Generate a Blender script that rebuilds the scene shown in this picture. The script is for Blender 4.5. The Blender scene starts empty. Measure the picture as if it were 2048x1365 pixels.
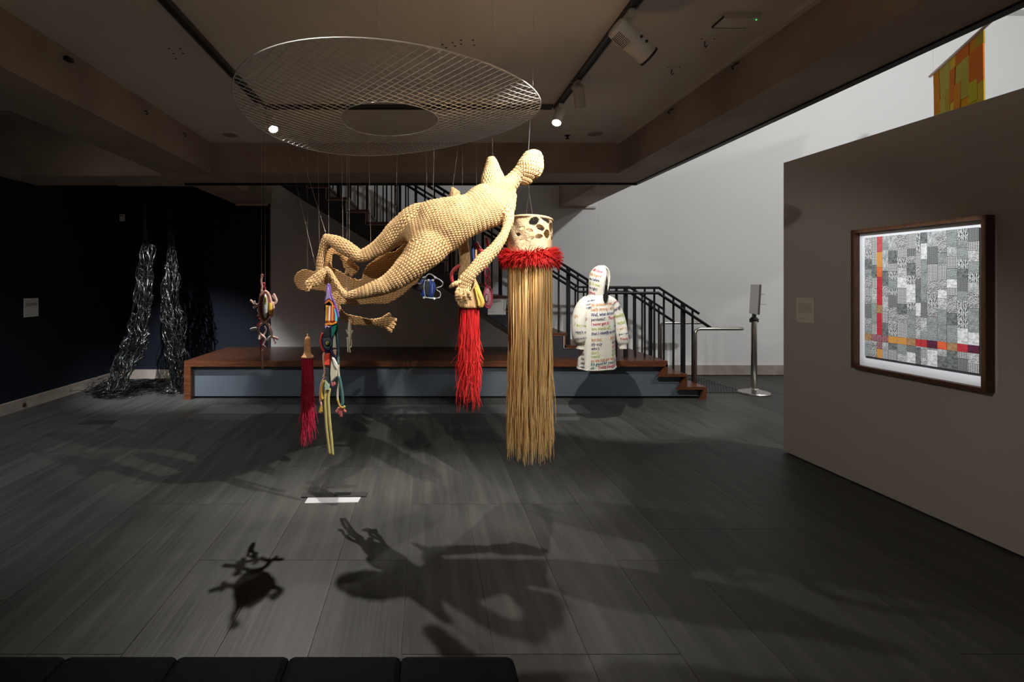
import bpy, bmesh, math, random
import numpy as np
from mathutils import Vector, Matrix, noise
random.seed(7); RNG = np.random.default_rng(7)
scn = bpy.context.scene
COL = scn.collection
PI = math.pi

# ------------------------------------------------------------------ camera, world, exposure
F = 967.1; VX, VY, H = 851.0, 565.0, 1.5
cd = bpy.data.cameras.new('camera'); cam = bpy.data.objects.new('camera', cd); COL.objects.link(cam)
cam.location = (0, 0, H); cam.rotation_euler = (PI/2, 0, 0)
cd.sensor_width = 36; cd.lens = 17; cd.shift_x = (1024-VX)/2048; cd.shift_y = -(682.5-VY)/2048
cd.clip_start = 0.05; cd.clip_end = 60
scn.camera = cam
w = bpy.data.worlds.new('world'); scn.world = w; w.use_nodes = True
w.node_tree.nodes['Background'].inputs[0].default_value = (1.0, 0.86, 0.74, 1)
w.node_tree.nodes['Background'].inputs[1].default_value = 0.078
vs = scn.view_settings
vs.view_transform = 'Standard'; vs.look = 'None'; vs.exposure = 0; vs.gamma = 1; vs.use_curve_mapping = False

def P(px, py, D):
    return Vector(((px-VX)/F*D, D, H-(py-VY)/F*D))

def spot(name, pos, tgt, deg, power, color=(1, .95, .88), blend=.35, radius=.012):
    l = bpy.data.lights.new(name, 'SPOT'); l.energy = power; l.color = color
    l.spot_size = math.radians(deg); l.spot_blend = blend; l.shadow_soft_size = radius
    o = bpy.data.objects.new(name, l); COL.objects.link(o); o.location = pos
    o.rotation_euler = (Vector(tgt)-Vector(pos)).to_track_quat('-Z', 'Y').to_euler()
    return o

# atrium wall washers (skylit well to the right of the beam)
def area(name, pos, tgt, sx, sy, power, color):
    l = bpy.data.lights.new(name, 'AREA'); l.shape = 'RECTANGLE'; l.size = sx; l.size_y = sy
    l.energy = power; l.color = color
    o = bpy.data.objects.new(name, l); COL.objects.link(o); o.location = pos
    o.rotation_euler = (Vector(tgt)-Vector(pos)).to_track_quat('-Z', 'Y').to_euler()
    return o
area('atrium_wash_light', (6.0, 2.6, 5.7), (5.0, 7.8, 1.6), .4, .3, 225, (.98, .99, 1))
area('atrium_wash_light', (9.0, 2.6, 5.7), (8.2, 7.8, 2.4), .4, .3, 65, (.98, .99, 1))

# ------------------------------------------------------------------ materials
def mat(name, col, rough=.6, metal=0, col2=None, scale=8, bump=0, bscale=60, spec=.5, stretch=(1, 1, 1), emit=0, rnd=0, var=None, detail=4, sheen=0):
    m = bpy.data.materials.new(name); m.use_nodes = True
    nt = m.node_tree; b = nt.nodes['Principled BSDF']
    b.inputs['Roughness'].default_value = rough; b.inputs['Metallic'].default_value = metal
    b.inputs['Specular IOR Level'].default_value = spec
    c = tuple(col)+(1,)
    b.inputs['Base Color'].default_value = c
    out = None
    tc = nt.nodes.new('ShaderNodeTexCoord'); mp = nt.nodes.new('ShaderNodeMapping'); mp.inputs['Scale'].default_value = stretch
    nt.links.new(tc.outputs['Object'], mp.inputs[0])
    if col2 is not None:
        mx = nt.nodes.new('ShaderNodeMix'); mx.data_type = 'RGBA'
        mx.inputs[6].default_value = c; mx.inputs[7].default_value = tuple(col2)+(1,)
        if var:
            at = nt.nodes.new('ShaderNodeAttribute'); at.attribute_name = var
            nt.links.new(at.outputs['Fac'], mx.inputs[0])
        else:
            n = nt.nodes.new('ShaderNodeTexNoise'); n.inputs['Scale'].default_value = scale; n.inputs['Detail'].default_value = detail
            r = nt.nodes.new('ShaderNodeValToRGB'); r.color_ramp.elements[0].position = .35; r.color_ramp.elements[1].position = .65
            nt.links.new(mp.outputs[0], n.inputs['Vector']); nt.links.new(n.outputs['Fac'], r.inputs[0]); nt.links.new(r.outputs[0], mx.inputs[0])
        out = mx.outputs[2]
    if rnd:
        oi = nt.nodes.new('ShaderNodeObjectInfo'); hs = nt.nodes.new('ShaderNodeHueSaturation')
        mr = nt.nodes.new('ShaderNodeMapRange'); mr.inputs[3].default_value = 1-rnd; mr.inputs[4].default_value = 1+rnd
        nt.links.new(oi.outputs['Random'], mr.inputs[0]); nt.links.new(mr.outputs[0], hs.inputs['Value'])
        if out: nt.links.new(out, hs.inputs['Color'])
        else: hs.inputs['Color'].default_value = c
        out = hs.outputs[0]
    if out: nt.links.new(out, b.inputs['Base Color'])
    if bump:
        n = nt.nodes.new('ShaderNodeTexNoise'); n.inputs['Scale'].default_value = bscale; n.inputs['Detail'].default_value = 3
        bp = nt.nodes.new('ShaderNodeBump'); bp.inputs['Strength'].default_value = bump; bp.inputs['Distance'].default_value = .01
        nt.links.new(mp.outputs[0], n.inputs['Vector']); nt.links.new(n.outputs['Fac'], bp.inputs['Height']); nt.links.new(bp.outputs[0], b.inputs['Normal'])
    if emit:
        b.inputs['Emission Color'].default_value = c; b.inputs['Emission Strength'].default_value = emit
    return m

def patmat(name, a, b_, kind, sc):
    """woven print: two colours in checks, waves, rings or grain"""
    m = bpy.data.materials.new(name); m.use_nodes = True; nt = m.node_tree; b = nt.nodes['Principled BSDF']
    b.inputs['Roughness'].default_value = .8
    tc = nt.nodes.new('ShaderNodeTexCoord'); mx = nt.nodes.new('ShaderNodeMix'); mx.data_type = 'RGBA'
    mx.inputs[6].default_value = tuple(a)+(1,); mx.inputs[7].default_value = tuple(b_)+(1,)
    n2 = nt.nodes.new('ShaderNodeTexNoise'); n2.inputs['Scale'].default_value = 25; n2.inputs['Detail'].default_value = 3
    nt.links.new(tc.outputs['Object'], n2.inputs['Vector'])
    if kind == 'check':
        t = nt.nodes.new('ShaderNodeTexChecker'); t.inputs['Scale'].default_value = sc; fac = t.outputs['Fac']
        mp = nt.nodes.new('ShaderNodeMapping'); mp.inputs['Rotation'].default_value = (0, 0, PI/4); nt.links.new(tc.outputs['Object'], mp.inputs[0]); nt.links.new(mp.outputs[0], t.inputs[0])
    elif kind == 'voro':
        t = nt.nodes.new('ShaderNodeTexVoronoi'); t.inputs['Scale'].default_value = sc; fac = t.outputs['Distance']; nt.links.new(tc.outputs['Object'], t.inputs[0])
    elif kind == 'noise':
        t = nt.nodes.new('ShaderNodeTexNoise'); t.inputs['Scale'].default_value = sc; fac = t.outputs['Fac']; nt.links.new(tc.outputs['Object'], t.inputs[0])
    else:
        t = nt.nodes.new('ShaderNodeTexWave'); t.inputs['Scale'].default_value = sc; t.inputs['Distortion'].default_value = 6; t.inputs['Detail Scale'].default_value = 3
        t.bands_direction = 'X' if kind == 'wavex' else 'Y'; fac = t.outputs['Fac']; nt.links.new(tc.outputs['Object'], t.inputs[0])
    ad = nt.nodes.new('ShaderNodeMath'); ad.operation = 'ADD'; nt.links.new(fac, ad.inputs[0]); nt.links.new(n2.outputs['Fac'], ad.inputs[1])
    r = nt.nodes.new('ShaderNodeValToRGB'); r.color_ramp.elements[0].position = .25 if kind == 'voro' else .5
    r.color_ramp.elements[1].position = .98 if kind == 'voro' else 1.0
    mr = nt.nodes.new('ShaderNodeMath'); mr.operation = 'MULTIPLY'; mr.inputs[1].default_value = .75; nt.links.new(ad.outputs[0], mr.inputs[0])
    nt.links.new(mr.outputs[0], r.inputs[0]); nt.links.new(r.outputs[0], mx.inputs[0]); nt.links.new(mx.outputs[2], b.inputs['Base Color'])
    return m

M = dict(
 slate=mat('slate', (.039, .0392, .036), .5, 0, (.069, .0685, .063), 14, .12, 60, .22, (1, .06, 1), rnd=.16, detail=6),
 grout=mat('grout', (.17, .175, .165), .8),
 border=mat('border_stone', (.085, .085, .085), .45, 0, (.11, .11, .11), 4, .06, 50, .4, rnd=.1),
 ceil=mat('ceiling_paint', (.76, .69, .61), .9, 0, (.71, .64, .57), 1.5),
 conc=mat('concrete', (.43, .345, .275), .85, 0, (.34, .265, .21), 2.2, .15, 25, detail=8),
 black=mat('black_trim', (.006, .006, .008), .5),
 navy=mat('navy_paint', (.009, .011, .019), .8, 0, (.010, .0125, .021), 2, spec=.2),
 white=mat('white_wall', (.80, .80, .79), .8),
 grey=mat('grey_wall', (.60, .57, .55), .85),
 part=mat('partition_paint', (.44, .395, .35), .85, spec=.2),
 skirt=mat('skirting_concrete', (.42, .36, .31), .7, 0, (.33, .28, .24), 6),
 wood=mat('jarrah', (.13, .044, .018), .32, 0, (.075, .025, .011), 7, .05, 30, .5, (1, 9, 9), rnd=.18),
 woodx=mat('jarrah_deck', (.095, .034, .016), .33, 0, (.05, .019, .010), 7, .05, 30, .5, (9, 1, 9), rnd=.22),
 fasc=mat('blue_grey_panel', (.085, .105, .130), .55, 0, (.092, .112, .138), 2),
 stringer=mat('stringer_paint', (.022, .022, .03), .6),
 pale=mat('pale_edge', (.55, .5, .46), .6),
 iron=mat('black_iron', (.012, .012, .014), .4, .3),
 steel=mat('brushed_steel', (.55, .52, .48), .28, 1, None, 8, .05, 80, .5, (1, 1, 20)),
 alu=mat('aluminium_wire', (.85, .83, .80), .38, .75),
 wire=mat('fine_wire', (.6, .58, .55), .3, .8),
 card=mat('card', (.78, .77, .74), .7), ink=mat('ink', (.17, .17, .17), .8),
 cream=mat('cream_card', (.62, .57, .49), .8), ink2=mat('faded_ink', (.38, .34, .29), .8),
 lamp=mat('lamp_housing', (.62, .57, .50), .5), lampdark=mat('lamp_dark', (.02, .02, .02), .6),
 glow=mat('lamp_glass', (1, .96, .9), .3, emit=25),
 crochet=mat('jute_crochet', (.70, .475, .235), .92, 0, (.17, .052, .012), var='gap', bump=.18, bscale=300, spec=.15),
 crochet2=mat('jute_crochet_flat', (.58, .36, .165), .92, 0, (.15, .055, .015), var='gap', bump=.3, bscale=260, spec=.15),
 furry=mat('jute_fur', (.50, .33, .17), .95, 0, (.30, .18, .08), 90, .6, 120, .1, (1, 1, .2)),
 straw=mat('straw', (.76, .52, .23), .75, 0, (.50, .25, .07), var='var', spec=.25),
 basket=mat('basket_straw', (.56, .43, .27), .9, 0, (.40, .28, .15), 60, .5, 120, .1),
 red=mat('red_raffia', (.62, .022, .020), .6, 0, (.36, .008, .010), var='var', spec=.3),
 magenta=mat('magenta_fringe', (.55, .014, .06), .5, 0, (.28, .006, .03), var='var', spec=.4),
 ball=mat('turned_wood', (.62, .34, .15), .45, 0, (.5, .26, .1), 20),
 blackstrand=mat('black_strand', (.006, .006, .006), .22, 0, spec=1.0),
 knit=mat('cream_knit', (.78, .76, .68), .95, 0, None, 8, .5, 160, .1),
 hoodshade=mat('hood_shade', (.012, .011, .010), .95, spec=.1),
 leather=mat('black_leather', (.0035, .0035, .005), .75, 0, (.005, .005, .0065), 30, .06, 220, .05),
 frame=mat('frame_wood', (.105, .045, .020), .5, 0, (.065, .026, .012), 10, .1, 40, .3, (8, 8, 1)),
 mat_=mat('picture_mount', (.80, .81, .84), .9), yarn=mat('yarn', (.5, .5, .5), .9),
)
def cmat(name, col, rough=.85, **k):
    if name not in M: M[name] = mat(name, col, rough, **k)
    return M[name]

# ------------------------------------------------------------------ mesh builder
class MB:
    def __init__(s): s.v = []; s.f = []; s.var = []; s.cv = 0.0
    def add(s, vs_, fs):
        o = len(s.v); s.v += [tuple(x) for x in vs_]; s.var += [s.cv]*len(vs_)
        s.f += [tuple(i+o for i in f) for f in fs]; return s
    def box(s, a, b, m=None):
        x0, y0, z0 = [min(a[i], b[i]) for i in range(3)]; x1, y1, z1 = [max(a[i], b[i]) for i in range(3)]
        vv = [Vector((x, y, z)) for z in (z0, z1) for y in (y0, y1) for x in (x0, x1)]
        if m: vv = [m @ q for q in vv]
        return s.add(vv, [(0, 2, 3, 1), (4, 5, 7, 6), (0, 1, 5, 4), (2, 6, 7, 3), (0, 4, 6, 2), (1, 3, 7, 5)])
    def tube(s, pts, r, n=8, cap=True, flat=None):
        pts = [Vector(p) for p in pts]; k = len(pts)
        rs = r if isinstance(r, (list, tuple)) else [r]*k
        ref = None; vv = []
        for i, p in enumerate(pts):
            t = (pts[min(i+1, k-1)]-pts[max(i-1, 0)])
            t = t.normalized() if t.length > 1e-9 else Vector((0, 0, 1))
            if ref is None:
                ref = Vector((0, 1, 0)) if abs(t.y) < .9 else Vector((1, 0, 0))
            a = t.cross(ref)
            a = a.normalized() if a.length > 1e-6 else Vector((1, 0, 0))
            b = a.cross(t).normalized(); ref = b
            for j in range(n):
                th = 2*PI*j/n
                vv.append(p + (a*math.cos(th)+b*math.sin(th)*(flat or 1))*rs[i])
        fs = [(i*n+j, i*n+(j+1) % n, (i+1)*n+(j+1) % n, (i+1)*n+j) for i in range(k-1) for j in range(n)]
        if cap and n > 2: fs += [tuple(range(n-1, -1, -1)), tuple(range((k-1)*n, k*n))]
        return s.add(vv, fs)
    def lathe(s, prof, c=(0, 0, 0), n=24, m=None, closed=True):
        c = Vector(c); vv = []
        for r, z in prof:
            for j in range(n):
                th = 2*PI*j/n; q = Vector((r*math.cos(th), r*math.sin(th), z))
                vv.append((m @ q if m else q)+c)
        k = len(prof)
        fs = [(i*n+j, i*n+(j+1) % n, (i+1)*n+(j+1) % n, (i+1)*n+j) for i in range(k-1) for j in range(n)]
        if closed: fs += [tuple(range(n-1, -1, -1)), tuple(range((k-1)*n, k*n))]
        return s.add(vv, fs)
    def prism(s, pts, off):
        """closed polygon (3D pts) pushed by off"""
        pts = [Vector(p) for p in pts]; n = len(pts); off = Vector(off)
        vv = pts+[p+off for p in pts]
        return s.add(vv, [tuple(range(n)), tuple(range(2*n-1, n-1, -1))]+[(i, i+n, (i+1) % n+n, (i+1) % n) for i in range(n)])
    def pillow(s, pts, off, k=.72):
        """padded flat piece: outline at mid depth, inset faces front and back"""
        pts = [Vector(p) for p in pts]; n = len(pts); off = Vector(off); c = sum(pts, Vector())/n
        fr = [c+(p-c)*k-off/2 for p in pts]; bk = [c+(p-c)*k+off/2 for p in pts]
        vv = pts+fr+bk; fs = [tuple(range(n, 2*n)), tuple(range(3*n-1, 2*n-1, -1))]
        for i in range(n):
            j = (i+1) % n; fs += [(i, j, j+n, i+n), (j, i, i+2*n, j+2*n)]
        return s.add(vv, fs)
    def mesh(s, name, smooth=False):
        me = bpy.data.meshes.new(name); me.from_pydata(s.v, [], s.f); me.validate()
        if any(s.var):
            a = me.attributes.new('var', 'FLOAT', 'POINT'); a.data.foreach_set('value', s.var)
        if smooth: me.polygons.foreach_set('use_smooth', [True]*len(me.polygons))
        return me
    def build(s, name, material, parent=None, smooth=False, bevel=0, fix=True):
        me = s.mesh(name, smooth)
        if fix:
            bm = bmesh.new(); bm.from_mesh(me); bmesh.ops.recalc_face_normals(bm, faces=bm.faces); bm.to_mesh(me); bm.free()
        o = bpy.data.objects.new(name, me); COL.objects.link(o)
        if material: me.materials.append(material)
        if parent: o.parent = parent; o.matrix_parent_inverse = Matrix.Identity(4)
        if parent and parent.type == 'EMPTY' or parent:
            # geometry is given in world space: cancel the ancestors' offset
            q = parent; T = Vector()
            while q: T += q.location; q = q.parent
            if T.length: me.transform(Matrix.Translation(-T))
        if bevel:
            b = o.modifiers.new('bevel', 'BEVEL'); b.width = bevel; b.segments = 2; b.limit_method = 'ANGLE'
        return o

def tag(o, label=None, cat=None, group=None, kind=None):
    if label: o['label'] = label
    if cat: o['category'] = cat
    if group: o['group'] = group
    if kind: o['kind'] = kind
    return o
def thing(name, loc, label, cat, group=None):
    o = bpy.data.objects.new(name, None); COL.objects.link(o); o.location = loc; o.empty_display_size = .1
    return tag(o, label, cat, group)
def copy_tree(o, parent=None):
    c = o.copy(); COL.objects.link(c)
    if parent: c.parent = parent; c.matrix_parent_inverse = Matrix.Identity(4)
    for ch in o.children: copy_tree(ch, c)
    return c
def B(name, a, b, m, parent=None, bevel=0): return MB().box(a, b).build(name, m, parent, bevel=bevel)
def struct(name, a, b, m): return tag(B(name, a, b, m), kind='structure')

# ------------------------------------------------------------------ structure
ZC, ZB = 3.06, 2.72
WB = 7.8      # back wall
floor = struct('floor', (-4.9, -.6, -.2), (10, 8.0, -.004), M['grout'])
tw, tl = .375, 1.32
tile_me = MB().box((0, 0, -.012), (tw-.0026, tl-.0026, 0)).mesh('floor_tile'); tile_me.materials.append(M['slate'])
rt = random.Random(3)
x = -.095-13*tw
while x < 5.9:
    y = .3 + rt.choice([0, .33, .66, .99])
    while y < WB:
        x0, x1, y1 = max(x, -4.78), x+tw-.0026, min(y+tl-.0026, WB)
        if x1 - x0 > .05 and y1-y > .05:
            if x0 == x and y1 == y+tl-.0026: me = tile_me
            else:
                me = MB().box((x0-x, 0, -.012), (tw-.0026, y1-y, 0)).mesh('floor_tile'); me.materials.append(M['slate'])
            o = bpy.data.objects.new('floor_tile', me); COL.objects.link(o); o.location = (x, y, 0); o.parent = floor
        y += tl
    x += tw
bx = [-2.6, -1.75, -.72, .18, 1.15, 1.9]
for a, b in zip(bx[:-1], bx[1:]):
    MB().box((a+.003, 5.52, -.004), (b-.003, 5.90, .003)).build('border_slab', M['border'], floor)

ceiling = struct('ceiling', (-2.42, -1.2, ZC), (2.18, 5.42, ZC+.34), M['ceil'])
MB().box((-4.95, -1.2, 3.42), (-2.9, 7.6, 3.52)).build('ceiling_panel', M['ceil'], ceiling)
MB().box((-4.95, 5.93, 3.0), (-2.41, 7.6, 3.08)).build('ceiling_panel', M['ceil'], ceiling)  # unseen slab added over the navy corner to keep it dark
MB().box((2.55, 1.2, 5.85), (10.1, 8.0, 5.95)).build('ceiling_panel', M['white'], ceiling)
for a, b in (((-2.956, -1.2, ZB), (-2.40, 7.56, 3.42)), ((2.156, -1.2, ZB), (2.60, WB, 3.42)), ((-2.40, 5.40, ZB), (2.156, 5.94, 3.42)), ((-4.80, 5.40, ZB-.03), (-2.956, 5.94, 3.42))):
    MB().box(a, b).build('beam', M['conc'], ceiling)
MB().box((-2.4, -1.2, 3.40), (2.2, 5.94, 3.5)).build('upper_slab', M['conc'], ceiling)
# black edge strips below the beams' outer edges
MB().box((2.575, -1.2, ZB-.012), (2.63, 5.97, ZB+.055)).build('edge_strip', M['black'], ceiling)
MB().box((-4.78, 5.93, ZB-.025), (2.60, 5.97, ZB+.05)).build('edge_strip', M['black'], ceiling)
# ceiling slot of the tall well
MB().box((2.6, 7.62, 5.80), (10, 7.80, 5.85)).build('cornice', M['white'], ceiling)
for k in range(10): MB().box((5.0+k*.42, 7.40, 5.846), (5.28+k*.42, 7.43, 5.852)).build('slot', M['black'], ceiling)
# anchor holes
for px, py in ((338, 97), (361, 97), (347, 107), (366, 107), (352, 117), (885, 89), (892, 95), (905, 85), (910, 92), (922, 80), (922, 88), (946, 80), (948, 90)):
    D = (ZC-H)*F/(VY-py); p = P(px, py, D)
    MB().lathe([(.007, -.002), (.007, .001)], p, 10).build('anchor_hole', M['black'], ceiling)

wl = tag(MB().prism([(-4.78, -1.2, 0), (-4.78, 7.6, 0), (-4.78, 7.6, 3.02), (-4.78, 5.96, 3.02), (-4.78, 5.96, 2.70), (-4.78, 5.66, 2.70), (-4.78, 5.66, 3.36), (-4.78, -1.2, 3.36)], (-.15, 0, 0)).build('wall_left', M['navy']), kind='structure')
for a, b in (((-4.79, 5.645, 2.70), (-4.765, 5.675, 3.36)), ((-4.79, 5.66, 2.69), (-4.765, 5.96, 2.715)), ((-4.79, 3.0, 3.345), (-4.765, 5.66, 3.37))):
    MB().box(a, b).build('edge_trim', M['pale'], wl)
XN = (540-VX)/F*7.55
wn = struct('wall_back_navy', (-4.78, 7.55, 0), (XN, 7.75, 3.02), M['navy'])
MB().box((-2.956, 7.52, 2.695), (-2.45, 7.56, 2.72)).build('edge_trim', M['pale'], wn)
MB().box((XN-.012, 7.50, .49), (XN+.012, 7.56, 2.715)).build('edge_trim', M['lampdark'], wn)
wb = struct('wall_back', (XN, WB, 0), (10, WB+.15, 5.9), M['white'])
struct('wall_far_right', (9.9, 1.5, 0), (10.05, 8, 5.9), M['white'])
MB().box((2.156, WB-.03, 2.69), (2.74, WB+.01, 2.72)).build('ledge', M['pale'], wb)
# wall under the stair
TX, TR, TZ = 2.138, .2645, .1647   # first riser, going, rise
PZ = .495
soff = lambda x: 1.5+(565-(369+.637*((x*F/6.46+VX)-558)))*6.46/F
struct_pts = [(XN, 7.53, PZ), (1.75, 7.53, PZ), (1.75, 7.53, max(soff(1.75), PZ+.02)), (XN, 7.53, soff(XN))]
tag(MB().prism(struct_pts, (0, .1, 0)).build('wall_under_stair', M['grey']), kind='structure')
# skirtings
bl = struct('baseboard_left', (-4.78, -1, 0), (-4.74, 7.55, .125), M['skirt'])
struct('baseboard_back_navy', (-4.74, 7.51, 0), (-2.6, 7.55, .14), M['skirt'])
struct('baseboard_back', (3.2, WB-.03, .012), (9.9, WB, .165), M['skirt'])
# partition with the picture
PF, PN = Vector((3.162, 4.27, 0)), Vector((3.243, 2.62, 0))
pu = (PN-PF).normalized(); pn = Vector((pu.y, -pu.x, 0)); pn = pn if pn.x < 0 else -pn
def W(u, n, z): return PF+pu*u+pn*n+Vector((0, 0, z))
def wbox(mb, u0, u1, n0, n1, z0, z1):
    vv = [W(u, n, z) for z in (z0, z1) for n in (n0, n1) for u in (u0, u1)]
    return mb.add(vv, [(0, 2, 3, 1), (4, 5, 7, 6), (0, 1, 5, 4), (2, 6, 7, 3), (0, 4, 6, 2), (1, 3, 7, 5)])
wr = tag(wbox(MB(), 0, 3.9, 0, -.16, .012, 2.555).build('wall_right', M['part']), kind='structure')
wbox(MB(), .03, 3.9, -.02, -.14, 0, .012).build('plinth_shade', M['black'], wr)  # recessed base, coloured black as the shadow gap under the partition

# ------------------------------------------------------------------ platform, steps and staircase
pl = thing('platform', (0, 6.17, 0), 'low reddish timber platform with blue-grey front panel along the back wall', 'platform')
X0, X1 = -3.08, 3.09
nb = 11; wd = (X1-X0-.46)/nb
for k in range(nb):
    MB().box((X0+k*wd+.002, 6.19, PZ-.07), (X0+(k+1)*wd-.002, 7.52, PZ)).build('deck_board', M['woodx'], pl)
MB().box((X1-.458, 6.19, PZ-.07), (X1, 7.52, PZ)).build('deck_board', M['woodx'], pl)
for a, b in ((X0, -1.45), (-1.45, .3), (.3, 1.6), (1.6, X1)):
    MB().box((a+.002, 6.165, PZ-.072), (b-.002, 6.19, PZ+.001)).build('nosing', M['wood'], pl)
MB().box((X0, 6.165, 0), (X0+.085, 7.5, PZ-.072)).build('end_panel', M['wood'], pl)
MB().box((X0+.085, 6.24, .03), (3.05, 6.27, PZ-.07)).build('front_panel', M['fasc'], pl)
MB().box((X0+.085, 6.27, 0), (X1-.05, 6.30, .06)).build('kick_shade', M['black'], pl)  # black strip painting the shadow at the foot of the front panel
for i, (xa, xb, z) in enumerate(((3.09, 3.337, .33), (3.337, 3.583, .165))):
    MB().box((xa, 6.165, z-.035), (xb, 7.5, z)).build('step_tread', M['wood'], pl)
    MB().prism([(xa-.01, 6.165, z+.130), (xa, 6.165, z+.130), (xa, 6.165, z-.035), (xa-.13, 6.165, z-.035)], (0, .035, 0)).build('step_bracket', M['wood'], pl)
    MB().box((xa-.02, 6.2, z), (xa, 7.5, z+.13)).build('step_riser', M['wood'], pl)
    MB().box((3.05 if i == 0 else 3.277, 6.24, .03), (xb-.06, 6.27, z-.035)).build('step_side_panel', M['fasc'], pl)
MB().prism([(3.55, 6.165, .13), (3.583, 6.165, .13), (3.583, 6.165, 0), (3.50, 6.165, 0)], (0, .035, 0)).build('step_bracket', M['wood'], pl)
MB().box((3.563, 6.2, 0), (3.583, 7.5, .13)).build('step_riser', M['wood'], pl)

st = thing('staircase', (2.1, 6.46, PZ), 'dark stair with reddish timber treads rising leftwards from the platform', 'staircase')
NS = 16
saw = []
for n in range(1, NS+1):
    xr = TX-TR*(n-1); zt = PZ+TZ*n
    MB().box((xr-TR-.0, 6.44, zt-.035), (xr+.012, 7.46, zt)).build('tread', M['wood'], st)
    MB().box((xr-.022, 6.46, zt-TZ), (xr, 7.45, zt-.035)).build('riser', M['wood'], st)
    MB().box((xr-TR-.012, 6.448, zt-.043), (xr+.0, 6.456, zt-.036)).build('edge_line', M['pale'], st)
    MB().box((xr-.03, 6.448, zt-TZ-.036), (xr-.022, 6.456, zt-.043)).build('edge_line', M['pale'], st)
    saw += [(xr-.03, zt-TZ-.043), (xr-.03, zt-.043)]
xl = TX-TR*NS
pts = [(TX-.03, PZ)]+saw[1:]+[(xl, saw[-1][1]), (xl, soff(xl))]
xb = 1.72
pts += [(xb, max(PZ, soff(xb)))]
MB().prism([(a, 6.46, max(b, PZ)) for a, b in pts], (0, .98, 0)).build('stringer', M['stringer'], st)

RD = 6.5
def rx(px): return (px-VX)/F*RD
def rz(py): return H-(py-VY)/F*RD
rail = thing('stair_railing', (rx(1318), RD, PZ), 'black iron stair railing on the near side of the steps, with steel end loop', 'railing')
kx1, kx2 = rx(1201), rx(1318)
zt_ = rz(576)
SL = TZ/TR
def ztop(x):
    if x < kx1: return zt_+(kx1-x)*SL
    if x > kx2: return zt_-(x-kx2)*.645
    return zt_
def ztread(x):
    if x < TX: return PZ+TZ*(math.floor((TX-x)/TR)+1)
    if x < 3.09: return PZ
    return .33 if x < 3.337 else .165
xs_ = -1.75
MB().tube([(xs_, RD, ztop(xs_)), (kx1, RD, zt_), (kx2, RD, zt_), (rx(1398), RD, ztop(rx(1398)))], .018, 6).build('top_rail', M['iron'], rail)
MB().tube([(xs_, RD-.04, ztop(xs_)-.085), (kx1-.01, RD-.04, zt_-.07), (kx2-.03, RD-.04, zt_-.07), (rx(1417), RD-.04, rz(655))], .02, 10).build('handrail', M['iron'], rail, smooth=True)
xx = rx(1385); k = 0
while xx > xs_:
    post = k % 6 == 1
    r = .022 if post else .010
    po = MB().box((xx-r, RD-r, ztread(xx)), (xx+r, RD+r, ztop(xx)-.008)).build('post' if post else 'baluster', M['iron'], rail)
    if post:
        MB().box((xx-.012, RD-.045, ztop(xx)-.10), (xx+.012, RD, ztop(xx)-.08)).build('handrail_bracket', M['iron'], po)
    xx -= .1285; k += 1
ze = rz(657)
loop = [(rx(1383), RD-.09, .165), (rx(1383), RD-.09, ze-.06), (rx(1384.5), RD-.09, ze-.02), (rx(1391), RD-.09, ze)]
loop += [(rx(1470), RD-.09, ze), (rx(1477), RD-.075, ze), (rx(1478), RD-.05, ze), (rx(1474), RD-.035, ze), (rx(1417), RD-.035, ze)]
MB().tube(loop, .021, 12).build('end_loop', M['steel'], rail, smooth=True)
r2 = copy_tree(rail); r2.location.y += .94
r2['label'] = 'black iron stair railing on the far side of the steps, beside the white wall'
rail['group'] = r2['group'] = 'stair railings'

# ------------------------------------------------------------------ crocheted figures
def catmull(pts, n=6):
    pts = [np.array(p, float) for p in pts]; out = []
    for i in range(len(pts)-1):
        p0, p1, p2, p3 = pts[max(i-1, 0)], pts[i], pts[i+1], pts[min(i+2, len(pts)-1)]
        for k in range(n):
            t = k/n
            out.append(.5*((2*p1)+(-p0+p2)*t+(2*p0-5*p1+4*p2-p3)*t*t+(-p0+3*p1-3*p2+p3)*t**3))
    out.append(pts[-1]); return out
def smooth_path(pts, n=6): return [Vector(p) for p in catmull([tuple(q) for q in pts], n)]

def limb(mb, pts, q=1.0, n=20, chains=None, sub=5):
    """pts: (px,py,D,r_px[,depth ratio]); closed tube with rounded ends"""
    raw = []
    for p in pts:
        v = P(*p[:3]); raw.append((v.x, v.y, v.z, p[3]*p[2]/F, p[4] if len(p) > 4 else q))
    path = catmull(raw, sub)
    # rounded ends
    def ends(a, b):
        d = (a[:3]-b[:3]); d /= max(np.linalg.norm(d), 1e-6); r = a[3]; o = []
        for k in (1, 2, 3):
            ang = k*PI/2/3.3
            o.append(np.array(list(a[:3]+d*r*min(a[4], 1)*math.sin(ang))+[r*math.cos(ang), a[4]]))
        return o
    full = ends(path[0], path[1])[::-1]+path+ends(path[-1], path[-2])
    k = len(full); vv = []
    for i, p in enumerate(full):
        t = Vector(full[min(i+1, k-1)][:3]-full[max(i-1, 0)][:3]).normalized()
        a = t.cross(Vector((0, 1, 0)))
        a = a.normalized() if a.length > 1e-4 else Vector((1, 0, 0))
        b = a.cross(t).normalized(); c = Vector(p[:3])
        for j in range(n):
            th = 2*PI*j/n
            vv.append(c+a*p[3]*math.cos(th)+b*p[3]*p[4]*math.sin(th))
    fs = [(i*n+j, i*n+(j+1) % n, (i+1)*n+(j+1) % n, (i+1)*n+j) for i in range(k-1) for j in range(n)]
    fs += [tuple(range(n-1, -1, -1)), tuple(range((k-1)*n, k*n))]
    mb.add(vv, fs)
    if chains is not None: chains.append(np.array(path))

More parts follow.
